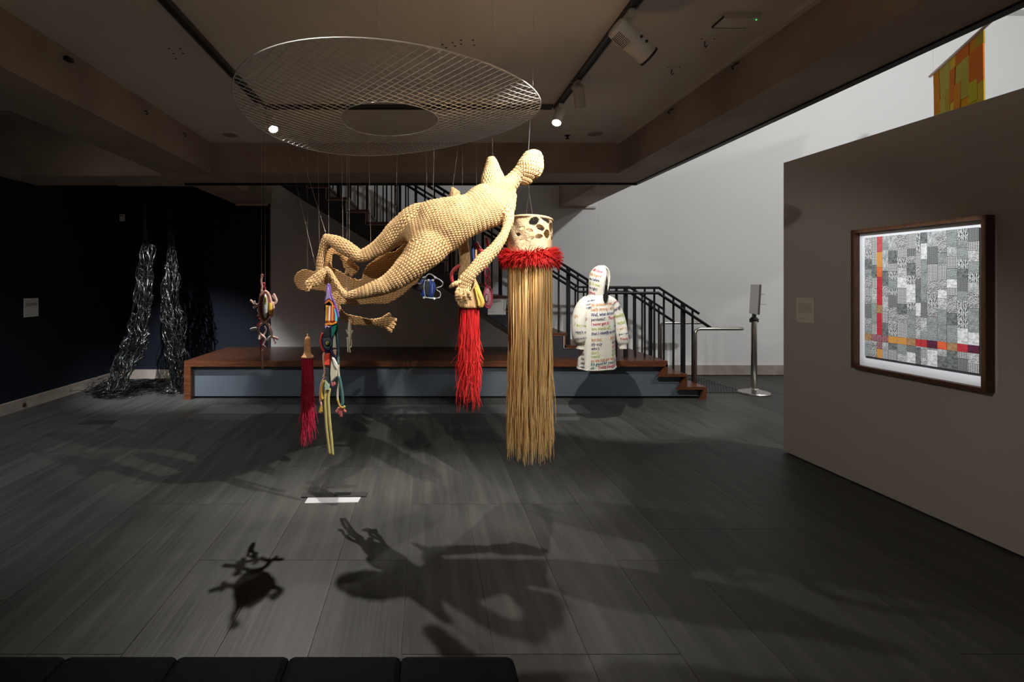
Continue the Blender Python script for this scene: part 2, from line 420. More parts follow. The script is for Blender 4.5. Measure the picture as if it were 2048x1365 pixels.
def remeshed(mb, vox, smooth_it=4):
    me = mb.mesh('tmp'); bm = bmesh.new(); bm.from_mesh(me)
    bmesh.ops.triangulate(bm, faces=[f for f in bm.faces if len(f.verts) > 4]); bmesh.ops.recalc_face_normals(bm, faces=bm.faces)
    bm.to_mesh(me); bm.free()
    o = bpy.data.objects.new('tmp', me); COL.objects.link(o)
    m = o.modifiers.new('r', 'REMESH'); m.mode = 'VOXEL'; m.voxel_size = vox; m.use_smooth_shade = True
    if smooth_it:
        s = o.modifiers.new('s', 'SMOOTH'); s.iterations = smooth_it; s.factor = .5
    dg = bpy.context.evaluated_depsgraph_get(); dg.update()
    out = bpy.data.meshes.new_from_object(o.evaluated_get(dg), depsgraph=dg)
    bpy.data.objects.remove(o); bpy.data.meshes.remove(me)
    return out

def vgets(me):
    n = len(me.vertices); co = np.empty(n*3); me.vertices.foreach_get('co', co)
    no = np.empty(n*3); me.vertex_normals.foreach_get('vector', no)
    return co.reshape(-1, 3), no.reshape(-1, 3)

ROW, STI = .0215, .0155
def stitch(s, a):
    row = np.floor(s/ROW); fs = s/ROW-row
    a2 = a/STI+.5*(row % 2)
    bar = np.abs(np.sin(PI*a2))                # posts of the stitch
    fr = np.abs(fs-.5)*2                       # 0 on the loop ridge, 1 in the joint between rows
    gap = np.clip(1.3-bar*1.75, 0, 1)*np.clip(1.7-2.0*fr, 0, 1)
    joint = np.clip((fr-.72)/.28, 0, 1)
    h = .0026*(1-fr**2)-.0045*gap-.0026*joint
    return h, np.clip(gap**.7+.5*joint, 0, 1)

def crochet(me, chains=None, planar=None, amp=1.0, open_=0):
    co, no = vgets(me); n = len(co)
    if chains:
        best = np.full(n, 1e9); own = np.zeros(n, int); S = np.zeros(n); A = np.zeros(n)
        for ci, ch in enumerate(chains):          # which limb each point belongs to
            for i in range(len(ch)-1):
                p, q_ = ch[i][:3], ch[i+1][:3]; d = q_-p; L = np.linalg.norm(d)
                if L < 1e-6: continue
                t = np.clip(((co-p)@d)/L**2, 0, 1); v = co-(p+t[:, None]*d)
                dist = np.linalg.norm(v, axis=1); r = ch[i][3]+(ch[i+1][3]-ch[i][3])*t
                sc = dist/np.maximum(r, 1e-4)*.6+(dist-r)*8
                m = sc < best; best[m] = sc[m]; own[m] = ci
        for ci, ch in enumerate(chains):          # smooth length and girth coordinates along it
            m = np.where(own == ci)[0]
            if not len(m): continue
            p = ch[:, :3]; tg = np.gradient(p, axis=0); tg /= np.maximum(np.linalg.norm(tg, axis=1, keepdims=True), 1e-6)
            cum = np.concatenate([[0], np.cumsum(np.linalg.norm(np.diff(p, axis=0), axis=1))])
            c = co[m]; df = c[:, None, :]-p[None]; w_ = 1/((df**2).sum(2)+.0012)**2.5; w_ /= w_.sum(1, keepdims=True)
            al = (df*tg[None]).sum(2); S[m] = (w_*(cum[None]+al)).sum(1)+ci*3.3
            cen = (w_[:, :, None]*(p[None]+al[:, :, None]*tg[None])).sum(1); T = (w_[:, :, None]*tg[None]).sum(1)
            T /= np.maximum(np.linalg.norm(T, axis=1, keepdims=True), 1e-6)
            a = np.cross(T, (0, 1, 0)); a /= np.maximum(np.linalg.norm(a, axis=1, keepdims=True), 1e-6); b = np.cross(a, T)
            v = c-cen; A[m] = np.arctan2((v*b).sum(1), (v*a).sum(1))*max(.022, .9*ch[:, 3].mean())
    else:
        dx, dz = planar; S = co[:, 0]*dx[0]+co[:, 2]*dx[1]; A = co[:, 0]*dz[0]+co[:, 2]*dz[1]
    # slack of the hand-made rows
    wob = np.array([noise.noise(Vector(c)*9) for c in co])
    S = S+.010*wob
    h, g = stitch(S, A+.006*wob)
    big = np.array([noise.noise(Vector(c)*14+Vector((3, 1, 2))) for c in co])
    fine = np.array([noise.noise(Vector(c)*130) for c in co])
    co2 = co+no*(h*amp+.0042*big+.0009*fine)[:, None]
    me.vertices.foreach_set('co', co2.ravel()); me.update()
    g = np.clip(g+.12*np.maximum(big, 0)+.25*fine, 0, 1)
    at = me.attributes.new('gap', 'FLOAT', 'POINT'); at.data.foreach_set('value', g)
    if open_:      # the openings between the stitches
        bm = bmesh.new(); bm.from_mesh(me); bm.verts.ensure_lookup_table()
        dead = [f for f in bm.faces if sum(g[v.index] for v in f.verts)/len(f.verts) > open_]
        bmesh.ops.delete(bm, geom=dead, context='FACES'); bm.to_mesh(me); bm.free()

# --- A: the full-bodied floating woman
chA = []; mb = MB()
limb(mb, [(1004, 384, 3.10, 34, .55), (990, 403, 3.10, 45, .62), (968, 415, 3.09, 45, .66), (945, 428, 3.08, 42, .7), (915, 438, 3.08, 48, .72), (882, 452, 3.09, 57, .62), (856, 464, 3.09, 54, .56), (836, 468, 3.09, 40, .6)], chains=chA)
limb(mb, [(1000, 390, 3.10, 28, .7), (1013, 374, 3.10, 21, .8), (1024, 363, 3.10, 16.5, .9), (1036, 352, 3.10, 16, .95), (1046, 345, 3.10, 20)], chains=chA)
limb(mb, [(1051, 358, 3.10, 15, .95), (1054, 349, 3.10, 22, .95), (1061, 333, 3.10, 27, .95), (1065, 320, 3.10, 22, .95)], chains=chA)
limb(mb, [(990, 388, 3.12, 30, .6), (986, 356, 3.16, 23, .7), (985, 334, 3.18, 15, .8), (983, 322, 3.18, 10)], chains=chA)
limb(mb, [(1000, 395, 3.08, 26, .6), (1012, 420, 3.06, 17, .8), (1017, 436, 3.04, 11)], chains=None)
limb(mb, [(872, 450, 3.11, 40, .7), (836, 447, 3.14, 40, .8), (802, 461, 3.16, 28), (772, 484, 3.17, 20), (747, 502, 3.18, 15), (722, 513, 3.18, 12.5)], chains=chA)
limb(mb, [(885, 462, 3.08, 40, .6), (852, 500, 3.05, 38, .8), (820, 533, 3.02, 29), (780, 566, 2.99, 20), (738, 582, 2.97, 15), (710, 590, 2.97, 10)], chains=chA)
core = remeshed(mb, .010, 7)
mb = MB(); cv, _ = vgets(core); mb.add([tuple(v) for v in cv], [tuple(p.vertices) for p in core.polygons])
limb(mb, [(1076, 350, 3.055, 5), (1081, 339, 3.045, 4.5), (1077, 326, 3.05, 5)], chains=None)   # brow and nose ridge
# near arm and hand
limb(mb, [(1012, 418, 3.06, 13, .8), (1017, 434, 3.03, 11), (1011, 462, 2.99, 8.5), (993, 493, 2.96, 11), (965, 522, 2.94, 14), (942, 548, 2.92, 12.5, .8), (931, 562, 2.92, 14, .6), (926, 576, 2.92, 15, .45)], chains=chA)
for tip, mid, base, r in (((914, 600), (913, 588), (917, 577), 4.0), ((922, 605), (921, 592), (922, 579), 4.2), ((932, 604), (930, 592), (928, 579), 4.2), ((941, 598), (938, 588), (933, 578), 3.8), ((902, 574), (908, 569), (920, 565), 4.2)):
    limb(mb, [(*base, 2.91, r), (*mid, 2.90, r), (*tip, 2.92, r*.8)], chains=chA)
# far leg
limb(mb, [(747, 502, 3.18, 14), (722, 513, 3.18, 12.5), (704, 504, 3.18, 14), (686, 493, 3.18, 15), (667, 482, 3.18, 12), (654, 477, 3.18, 9)], chains=chA)
limb(mb, [(652, 480, 3.18, 8), (646, 500, 3.2, 8, .8), (641, 525, 3.21, 8, .7), (638, 545, 3.22, 6, .7)], chains=chA)
# near leg
limb(mb, [(738, 582, 2.97, 14), (708, 590, 2.97, 10), (692, 592, 2.97, 7)], chains=chA)
limb(mb, [(693, 592, 2.97, 7), (682, 581, 2.99, 5.5, 1.6), (670, 562, 3.02, 5, 1.7), (660, 546, 3.05, 5.5, 1.4), (653, 541, 3.06, 7)], chains=chA)
limb(mb, [(653, 542, 3.06, 7), (642, 551, 3.04, 9), (630, 562, 3.03, 11, .7), (618, 569, 3.02, 9, .7)], chains=chA)
for k in range(4): limb(mb, [(624-k*1.0, 563+k*4.0, 3.0, 3.2), (612+k*1.5, 567+k*4.5, 2.99, 2.6)], chains=None)
me = remeshed(mb, .0030, 5); crochet(me, chA, open_=.86)
figA = thing('crocheted_figure', P(880, 460, 3.08), 'full-bodied straw-coloured crocheted woman floating face down, head at upper right', 'sculpture')
me.transform(Matrix.Translation(-figA.location)); me.materials.append(M['crochet'])
oA = bpy.data.objects.new('body', me); COL.objects.link(oA); oA.parent = figA

# --- B: the flat cut-out figure lying the other way
def Z1(x, y): return (570+x/5.935, 450+y/5.935)
mb = MB(); DB = 3.32
out = [(360, 552), (455, 540), (470, 460), (480, 380), (500, 320), (540, 275), (590, 255), (650, 310), (700, 370), (720, 400), (690, 410), (640, 360), (590, 345), (552, 350), (548, 430), (553, 510), (610, 535), (690, 575), (760, 622), (860, 652), (912, 650), (930, 565), (970, 490), (1090, 392), (1180, 332), (1300, 322), (1370, 262), (1450, 195), (1495, 225), (1492, 300), (1560, 420), (1640, 560), (1560, 700), (1500, 740), (1400, 830), (1300, 900), (1220, 932), (1000, 940), (850, 946), (640, 946), (690, 1035), (740, 1070), (860, 1088), (960, 1115), (1100, 1128), (1160, 1090), (1230, 1095), (1250, 1180), (1190, 1215), (1100, 1180), (960, 1190), (840, 1190), (720, 1165), (650, 1105), (600, 1000), (590, 950), (545, 860), (480, 800), (450, 752), (380, 770)]
mb.prism([P(*Z1(a, b), DB) for a, b in out], (0, .022, 0))
hd = [(245+138*math.cos(t)*1.0, 660+127*math.sin(t)) for t in np.linspace(0, 2*PI, 33)[:-1]]
mb.prism([P(*Z1(a, b), DB) for a, b in hd], (0, .022, 0))
mb.prism([P(*Z1(a, b), DB) for a, b in [(300, 560), (460, 540), (480, 790), (300, 765)]], (0, .022, 0))
def fing(pts, r, d=DB): limb(mb, [(*Z1(a, b), d+.01, r) for a, b in pts])
limb(mb, [(*Z1(690, 380), DB+.01, 7), (*Z1(735, 430), DB+.01, 9, .7), (*Z1(755, 490), DB+.01, 11, .5)])
for q_ in (((740, 480), (735, 540), (730, 570)), ((760, 490), (765, 555), (792, 598)), ((785, 480), (810, 540), (822, 570)), ((790, 460), (835, 510), (845, 545)), ((770, 430), (825, 480), (862, 518))): fing(q_, 3.6)
limb(mb, [(*Z1(1090, 1155), DB+.01, 8), (*Z1(1150, 1155), DB+.01, 10, .7), (*Z1(1200, 1160), DB+.01, 11, .5)])
for q_ in (((1170, 1115), (1210, 1080), (1242, 1068)), ((1200, 1125), (1260, 1115), (1312, 1128)), ((1210, 1150), (1260, 1150), (1295, 1180)), ((1205, 1175), (1245, 1190), (1282, 1218)), ((1180, 1190), (1220, 1230), (1256, 1258))): fing(q_, 3.3)
me = remeshed(mb, .0036, 3); crochet(me, None, ((.97, -.22), (.22, .97)), 1.0)
figB = thing('flat_crocheted_figure', P(760, 570, DB), 'flat tan crocheted figure cut-out with open hands, head at left, behind the woman', 'sculpture')
me.transform(Matrix.Translation(-figB.location)); me.materials.append(M['crochet2'])
oB = bpy.data.objects.new('body', me); COL.objects.link(oB); oB.parent = figB

# ------------------------------------------------------------------ suspended mesh disc
DX, DY, DZ0 = -.2324, 3.1702, 1.5+1.0554
ca, cb, cc, ce, cf = .0019, -.0096, .0912, .0559, .0533
DR, DRI = .9613, .3185
def dz(x, y): return DZ0+ca*x+cb*y+cc*x*y+ce*x*x+cf*y*y
def dpt(x, y, o=0): return Vector((DX+x, DY+y, dz(x, y)+o))
disc = thing('mesh_disc', (DX, DY, DZ0), 'large round sagging wire-mesh disc with a central hole hung below the ceiling', 'mesh disc')
MB().tube([dpt(DR*math.cos(t), DR*math.sin(t)) for t in np.linspace(0, 2*PI, 97)], .0036, 6, False).build('outer_rim', M['alu'], disc, smooth=True)
MB().tube([dpt(DRI*math.cos(t), DRI*math.sin(t)) for t in np.linspace(0, 2*PI, 65)], .0034, 6, False).build('inner_rim', M['alu'], disc, smooth=True)
for fam, ang in enumerate((math.radians(40), math.radians(130))):
    u = (math.cos(ang), math.sin(ang)); v = (-u[1], u[0]); sp = .043
    for k in range(-22, 23):
        d = k*sp
        if abs(d) >= DR-.01: continue
        L = math.sqrt(DR**2-d*d); segs = [(-L, L)]
        if abs(d) < DRI:
            l = math.sqrt(DRI**2-d*d); segs = [(-L, -l), (l, L)]
        for a, b in segs:
            nseg = max(2, int((b-a)/.12))
            MB().tube([dpt(u[0]*s+v[0]*d, u[1]*s+v[1]*d, .0012*fam) for s in np.linspace(a, b, nseg+1)], .00175, 4).build('mesh_wire', M['alu'], disc)
def wireto(name, pts, parent, r=.0006): return MB().tube(pts, r, 4).build(name, M['wire'], parent)
for px, py in ((797, 83), (540, 185), (754, 150), (655, 265), (560, 270), (905, 290), (1066, 190), (985, 145), (767, 240), (880, 130)):
    # suspension wires from the disc up to the ceiling
    d = Vector(((px-VX)/F, 1, -(py-VY)/F)); k = (DZ0-H)/d.z; p = d*k
    lx, ly = p.x-DX, p.y-DY
    if DRI < math.hypot(lx, ly) < DR:
        wireto('suspension_wire', [(p.x, p.y, dz(lx, ly)), (p.x, p.y, ZC)], disc)

def hang(parent, p, dx=0, dy=0, r=.0006):
    x, y = p[0]+dx, p[1]+dy
    return wireto('hanging_wire', [p, (x, y, dz(x-DX, y-DY)+.012)], parent, r)
hang(figA, P(1057, 300, 3.1), .005, -.05, .0016); hang(figA, P(985, 314, 3.2), 0, 0)
hang(figA, P(866, 405, 3.1), .01, .0); hang(figA, P(742, 500, 3.18), -.02, .0); hang(figA, P(654, 474, 3.18), -.25, .02); hang(figA, P(686, 480, 3.18), -.02, .05)
hang(figA, P(694, 586, 2.97), .0, .0); hang(figB, P(634, 545, DB+.01), -.24, 0); hang(figB, P(790, 494, DB+.01), .02, 0); hang(figB, P(640, 540, DB+.01), -.02, 0)

# ------------------------------------------------------------------ fringe helpers
def fringe(name, parent, m, top, rad, length, n, seed, wid=.0016, jit=.25, spread=1.0, ry=None, segs=10, tail=.5, ex_=2.2):
    r = random.Random(seed); mb = MB(); top = Vector(top); ry = ry or rad
    for i in range(n):
        a = r.uniform(0, 2*PI); q = math.sqrt(r.uniform(.25, 1))
        b = top+Vector((rad*q*math.cos(a), ry*q*math.sin(a), r.uniform(-.01, .01)))
        L = length*(1-tail*r.random()**ex_); mb.cv = r.random()**2.6
        ph, am = r.uniform(0, 6), r.uniform(.003, .010)*jit*4
        ex, ey = math.cos(a)*rad*(spread-1)*q, math.sin(a)*ry*(spread-1)*q
        kink = r.gauss(0, .035)*jit*2; kk = r.gauss(0, .03)*jit*2
        pts = []
        for k in range(segs+1):
            t = k/segs
            pts.append(b+Vector((ex*t+am*math.sin(ph+t*9)*t+kink*max(0, t-.7)*2, ey*t+am*math.cos(ph*1.3+t*8)*t+kk*max(0, t-.7)*2, -L*t)))
        w_ = wid*r.uniform(.6, 1.4)
        mb.tube(pts, [w_]*segs+[w_*.4], 3, False)
    o = mb.build(name, m, parent, fix=False); o['kind'] = 'stuff'; return o

# --- grass lantern with red ruff
DL = 3.3
LC = P(1060, 530, DL); s_ = DL/F
gl = thing('grass_lantern', P(1060, 900, DL), 'tall straw-skirted hanging lantern with openwork basket top and red ruff', 'sculpture')
mbx = MB(); NT, NZ = 260, 60
R0 = 43*s_; zt0, zb0 = P(0, 442, DL).z, P(0, 512, DL).z
hr = random.Random(5); holes = []
for (cpx, cpy, ax, ay, rot) in ((1058, 452, 9, 7.5, .2), (1081, 447, 12, 6, -.5), (1070, 464, 8, 5, -.8), (1050, 468, 6, 3.2, -.3), (1084, 474, 7, 8, 0), (1067, 480, 8, 4, .1), (1037, 463, 5, 2.5, 0), (1039, 486, 6, 2.5, 0), (1096, 458, 6, 10, 0), (1053, 482, 5, 3, .1), (1030, 475, 4, 3, 0), (1099, 480, 4, 6, 0)):
    cx = max(-.98, min(.98, (cpx-1060)/43)); holes.append((math.asin(cx), (cpy-442)/70*(zb0-zt0)+zt0, ax*s_/R0/math.sqrt(max(.15, 1-cx*cx)), ay*s_, rot))
for k in range(26): holes.append((hr.uniform(PI*.55, PI*1.45), hr.uniform(zb0+.03, zt0-.03), hr.uniform(.1, .2), hr.uniform(.012, .028), 0))
idx = {}
for i in range(NT):
    th = 2*PI*i/NT
    for j in range(NZ+1):
        z = zt0+(zb0-zt0)*j/NZ
        wv = 1+.03*math.sin(3*th+1)+.015*math.sin(7*th+z*40)
        top = .018*math.sin(th*1.0+2.2)+.008*math.sin(4*th)
        idx[i, j] = len(mbx.v); mbx.v.append((LC.x+R0*wv*math.sin(th), DL-R0*wv*math.cos(th), z+top*(1-j/NZ))); mbx.var.append(0)
for i in range(NT):
    for j in range(NZ):
        th = 2*PI*(i+.5)/NT; th = th-2*PI if th > PI*1.5 else th; z = zt0+(zb0-zt0)*(j+.5)/NZ
        if any(((th-h[0])/h[2])**2+((z-h[1]-h[4]*.06*(th-h[0]))/h[3])**2 < 1 for h in holes): continue
        mbx.f.append((idx[i, j], idx[(i+1) % NT, j], idx[(i+1) % NT, j+1], idx[i, j+1]))
o = mbx.build('basket_top', M['basket'], gl, smooth=True)
sm = o.modifiers.new('thick', 'SOLIDIFY'); sm.thickness = .012; sm.offset = 0
MB().tube([(LC.x+R0*1.02*math.sin(t), DL-R0*1.02*math.cos(t), zt0+.018*math.sin(t+2.2)) for t in np.linspace(0, 2*PI, 49)], .009, 8, False).build('rim', M['basket'], gl, smooth=True)
MB().tube([(LC.x+R0*1.0*math.sin(t), DL-R0*1.0*math.cos(t), zb0) for t in np.linspace(0, 2*PI, 49)], .006, 6, False).build('ring', M['basket'], gl, smooth=True)
rf = random.Random(11); mb = MB()
for i in range(2300):
    a = rf.uniform(0, 2*PI); el = rf.uniform(-1.05, 1.05); L = rf.uniform(.05, .082)
    b = Vector((LC.x+R0*1.0*math.cos(a), DL+R0*1.0*math.sin(a), P(0, 513, DL).z+rf.uniform(-.022, .022)))
    d = Vector((math.cos(a+rf.uniform(-.5, .5))*math.cos(el), math.sin(a+rf.uniform(-.5, .5))*math.cos(el), math.sin(el)-.1))
    mb.cv = rf.random()**2*.8
    mb.tube([b, b+d*L*.55, b+d*L+Vector((0, 0, -.012))], [.0022, .0024, .001], 3, False)
tag(mb.build('ruff', M['red'], gl, fix=False), 'bristly red raffia ruff', kind='stuff')
fringe('grass_skirt', gl, M['straw'], P(1060, 520, DL), 43*s_, 398*s_, 820, 21, .0022, .32, 1.03, segs=13, tail=.30, ex_=1.3)
for k in (-1, 0, 1):
    wireto('hanging_wire', [(LC.x+k*.03, DL-.1+abs(k)*.12, zt0), P(1058, 385, DL)], gl)
hang(gl, P(1058, 385, DL), 0, 0)

# --- tassel with turned wooden top
DT = 3.6; s_ = DT/F
ts = thing('wooden_tassel', P(615, 890, DT), 'long magenta tassel hanging from a turned wooden top', 'tassel')
c = P(615, 714, DT)
MB().lathe([(12.5*s_, -.006), (12.5*s_, 0), (11*s_, .006), (8*s_, .018), (6.6*s_, .04), (6.2*s_, .08), (5.6*s_, .125), (4.4*s_, .143), (1.8*s_, .151), (1.0*s_, .155), (.8*s_, .172)], c, 28).build('wooden_top', M['ball'], ts, smooth=True)
fringe('fringe', ts, M['magenta'], c, 11.5*s_, 180*s_, 330, 31, .0017, .42, 1.0, segs=12, tail=.55, ex_=.8)
hang(ts, c+Vector((0, 0, .17)))

# --- fur pole with bag and red skirt
DF = 3.36; s_ = DF/F
fp = thing('jute_pole_figure', P(930, 800, DF), 'upright shaggy jute pole ending in a bag with a red raffia skirt', 'sculpture')
path = [(905, 378, 4), (910, 392, 13), (914, 420, 13), (920, 455, 12.5), (926, 490, 11), (930, 520, 10.5), (929, 548, 12), (931, 562, 15)]
mb = MB(); limb(mb, [(a, b, DF, r) for a, b, r in path]); me = remeshed(mb, .005, 1)
co, no = vgets(me); h = np.array([noise.noise(Vector((c[0]*140, c[1]*140, c[2]*30))) for c in co]); me.vertices.foreach_set('co', (co+no*(h*.004)[:, None]).ravel())
me.transform(Matrix.Translation(-fp.location)); me.materials.append(M['furry']); o = bpy.data.objects.new('pole', me); COL.objects.link(o); o.parent = fp
MB().lathe([(12*s_, 0), (19*s_, -.05), (22*s_, -.12), (23.5*s_, -.19), (24*s_, -.205), (22*s_, -.207), (21*s_, -.15)], P(938, 556, DF), 32).build('bag', M['furry'], fp, smooth=True)
fringe('red_skirt', fp, M['red'], P(938, 614, DF), 20*s_, 215*s_, 420, 41, .0018, .5, 1.08, segs=12, tail=.62, ex_=.75)
MB().tube(smooth_path([P(919, 531, DF-.06), P(908, 540, DF-.07), P(903, 552, DF-.07), P(906, 566, DF-.06), P(915, 574, DF-.04)]), [.012]*24+[.009], 10).build('horn', cmat('crimson_cord', (.33, .015, .025), .6, bump=.4, bscale=200), fp, smooth=True)
MB().tube(smooth_path([P(953, 572, DF-.07), P(960, 590, DF-.09), P(965, 605, DF-.09), P(962, 614, DF-.08)]), .014, 8, flat=.5).build('strap', cmat('yellow_cord', (.55, .38, .07), .8, bump=.4, bscale=200), fp, smooth=True)
MB().tube(smooth_path([P(950, 575, DF-.075), P(956, 600, DF-.085), P(958, 612, DF-.085)]), .008, 8).build('strap', M['yellow_cord'], fp, smooth=True)
hang(fp, P(905, 376, DF), .06, 0); hang(fp, P(925, 488, DF), 0, 0)

# --- coloured beadwork drop with pendant behind the arm
DPn = 3.52
bd = thing('bead_drop', P(975, 612, DPn), 'pink looped bead chain with an oval pendant hanging behind the arm', 'ornament')
pk = cmat('pink_bead', (.52, .06, .13), .45)
MB().tube(smooth_path([P(952, 486, DPn), P(956, 494, DPn), P(964, 504, DPn), P(970, 512, DPn)]), .016, 10).build('red_sausage', M['crimson_cord'], bd, smooth=True)
MB().tube(smooth_path([P(973, 476, DPn), P(975, 486, DPn), P(979, 500, DPn), P(979, 520, DPn)]), .011, 10).build('red_stem', M['crimson_cord'], bd, smooth=True)
MB().tube(smooth_path([P(950, 482, DPn), P(946, 492, DPn), P(946, 510, DPn), P(948, 526, DPn), P(948, 540, DPn)]), .010, 8).build('blue_cord', cmat('navy_cord', (.02, .03, .16), .7), bd, smooth=True)
MB().tube(smooth_path([P(952, 500, DPn), P(952, 515, DPn), P(955, 530, DPn)]), .008, 8).build('tan_cord', M['ball'], bd, smooth=True)
def ring(cx, cy, rx_, ry_, r, name, m, D=DPn, par=None):
    return MB().tube([P(cx+rx_*math.cos(t), cy+ry_*math.sin(t), D) for t in np.linspace(0, 2*PI, 25)], r, 8, False).build(name, m, par or bd, smooth=True)
for cx, cy, a, b in ((974, 521, 4, 9), (974, 545, 4.2, 9), (975, 564, 4.2, 9)): ring(cx, cy, a, b, .0065, 'chain_loop', pk)
MB().pillow([P(975+8*math.cos(t), 595+21*math.sin(t), DPn) for t in np.linspace(0, 2*PI, 21)[:-1]], (0, .04, 0)).build('pendant', cmat('pale_pink', (.52, .24, .30), .5), bd, smooth=True)
ring(976, 595, 8, 21, .008, 'pendant_rim', pk)
MB().pillow([P(973+4*math.cos(t), 597+9*math.sin(t), DPn-.02) for t in np.linspace(0, 2*PI, 17)[:-1]], (0, .012, 0)).build('pendant_eye', cmat('deep_plum', (.09, .02, .05), .4), bd)
MB().pillow([P(973+2.6*math.cos(t), 597+7*math.sin(t), DPn-.03) for t in np.linspace(0, 2*PI, 17)[:-1]], (0, .01, 0)).build('pendant_eye_centre', cmat('mauve', (.5, .36, .42), .5), bd)
hang(bd, P(973, 474, DPn)); hang(bd, P(953, 484, DPn))

# --- blue pot shape
DQ = 3.42; s_ = DQ/F
bp = thing('blue_teapot_form', P(855, 598, DQ), 'small blue-striped teapot-like wire form with looping white handle', 'sculpture')
blue = cmat('cobalt_felt', (.012, .05, .30), .8); dk = cmat('dark_mesh', (.03, .035, .045), .6, bump=.8, bscale=150); wl_ = cmat('pale_cord', (.55, .60, .66), .5)
c = P(856, 594, DQ)
MB().lathe([(10*s_, 0), (13*s_, .02), (15*s_, .05), (15.5*s_, .075), (13*s_, .105), (9*s_, .12)], c, 28).build('body', dk, bp, smooth=True)
def strap(px, w_, name='stripe', m=blue, k=1.04):
    for off in (px,):
        pts = []
        for r_, z in ((10.5, .0), (13.6, .02), (15.8, .05), (16.3, .075), (13.8, .105), (10.5, .119)):
            xx = (off-856)/15.5*r_; yy = math.sqrt(max(0, r_*r_-xx*xx))*k
            pts.append(c+Vector((xx*s_, -yy*s_, z)))
        MB().tube(smooth_path(pts, 3), w_*s_, 6, flat=.5).build(name, m, bp, smooth=True)
for px in (842.5, 846, 861.5, 867): strap(px, 2.6)
for px in (844.2, 848.5, 864.3): strap(px, .6, 'piping', wl_, 1.12)
MB().tube(smooth_path([P(843, 575, DQ-.03), P(832, 573, DQ-.05), P(823, 567, DQ-.06), P(817, 562, DQ-.06)]), [.032-.0009*i for i in range(19)], 12).build('spout', dk, bp, smooth=True)
MB().tube(smooth_path([P(845, 555, DQ-.04), P(850, 557, DQ-.05), P(855, 550, DQ-.05), P(862, 549, DQ-.04), P(872, 556, DQ-.03), P(881, 556+5, DQ), P(886, 567, DQ), P(883, 573, DQ), P(874, 576, DQ-.02), P(873, 580, DQ), P(880, 585, DQ), P(880, 594, DQ), P(872, 597, DQ-.02), P(856, 596, DQ-.05), P(848, 594, DQ-.05)]), .0042, 6).build('handle', wl_, bp, smooth=True)
for px, py in ((850, 555), (871, 556), (857, 561), (866, 561), (848, 596), (868, 598)):
    MB().lathe([(.001, -.009), (.007, -.006), (.009, 0), (.007, .006), (.001, .009)], P(px, py, DQ-.06), 10).build('bead', wl_, bp, smooth=True)
hang(bp, P(857, 550, DQ), -.02, 0)

# --- lizard
DZL = 3.22
def Z5(x, y, d=0): return P(490+x/6.2, 530+y/6.2, DZL+d)
lz = thing('lizard_hanging', Z5(212, 1290), 'red and white lizard-shaped cord ornament hanging at the far left', 'ornament')
pinkw = cmat('pinkish_cord', (.66, .40, .35), .8, bump=.3, bscale=220); brick = cmat('brick_red', (.25, .05, .03), .85, bump=.3, bscale=220); whitec = cmat('white_cord', (.60, .55, .54), .8, bump=.3, bscale=220)
outl = [(245, 325), (210, 350), (190, 400), (185, 460), (172, 520), (185, 580), (200, 650), (222, 705), (250, 712), (285, 672), (335, 625), (352, 570), (352, 510), (330, 475), (312, 410), (285, 350)]
MB().pillow([Z5(*p) for p in outl], (0, .05, 0), .8).build('body', brick, lz, smooth=True)
MB().tube(smooth_path([Z5(*p, -.006) for p in outl+outl[:1]], 3), .0085, 8, False).build('outline_cord', pinkw, lz, smooth=True)
def oval(cx, cy, rx_, ry_, d, th, name, m): return MB().pillow([Z5(cx+rx_*math.cos(t), cy+ry_*math.sin(t), d) for t in np.linspace(0, 2*PI, 21)[:-1]], (0, th, 0), .8).build(name, m, lz, smooth=True)
oval(252, 512, 40, 158, -.028, .02, 'dark_panel', cmat('charcoal', (.03, .03, .03), .8)); oval(252, 515, 34, 150, -.034, .02, 'white_panel', cmat('grey_white_knit', (.56, .56, .56), .95, bump=.6, bscale=260))
oval(255, 440, 15, 52, -.044, .012, 'yellow_eye', cmat('acid_yellow', (.55, .52, .04), .7)); oval(254, 440, 6, 30, -.050, .006, 'dark_eye', M['charcoal'])
oval(314, 545, 27, 80, -.030, .02, 'yellow_wing', cmat('bright_yellow', (.68, .48, .03), .7)); oval(312, 575, 14, 18, -.042, .01, 'orange_spot', cmat('orange', (.62, .12, .03), .7))
def cord(pts, r, name, m, d=0, par=None, n=8): return MB().tube(smooth_path([Z5(a, b, d) for a, b in pts], 5), r, n).build(name, m, par or lz, smooth=True)
cord([(205, 340), (205, 300), (212, 270), (200, 200), (208, 150), (205, 118)], .0075, 'neck', pinkw); cord([(255, 325), (250, 290), (240, 260), (245, 235), (225, 225)], .006, 'red_tendril', M['crimson_cord'], .02)
cord([(205, 120), (222, 130), (222, 150)], .006, 'red_tip', M['crimson_cord'])
cord([(180, 480), (140, 510), (110, 480), (65, 440)], .0085, 'left_arm', pinkw); cord([(145, 505), (125, 480), (115, 448)], .007, 'finger', whitec); cord([(140, 515), (112, 530), (110, 545)], .007, 'finger', whitec)
cord([(335, 470), (365, 480), (390, 445), (370, 390), (352, 362)], .0085, 'right_arm', pinkw); cord([(385, 430), (355, 400), (340, 378)], .007, 'finger', whitec)
cord([(235, 715), (190, 750), (165, 790), (180, 850), (230, 890), (255, 930), (225, 990), (248, 1030), (215, 1080), (213, 1180), (212, 1290)], .0075, 'tail', pinkw)
cord([(255, 710), (300, 760), (325, 830), (335, 890), (370, 905), (410, 918)], .0085, 'right_leg', pinkw); cord([(335, 885), (300, 910), (282, 940)], .0095, 'toe', whitec); cord([(350, 900), (362, 940), (380, 965), (365, 975)], .004, 'toe', pinkw)
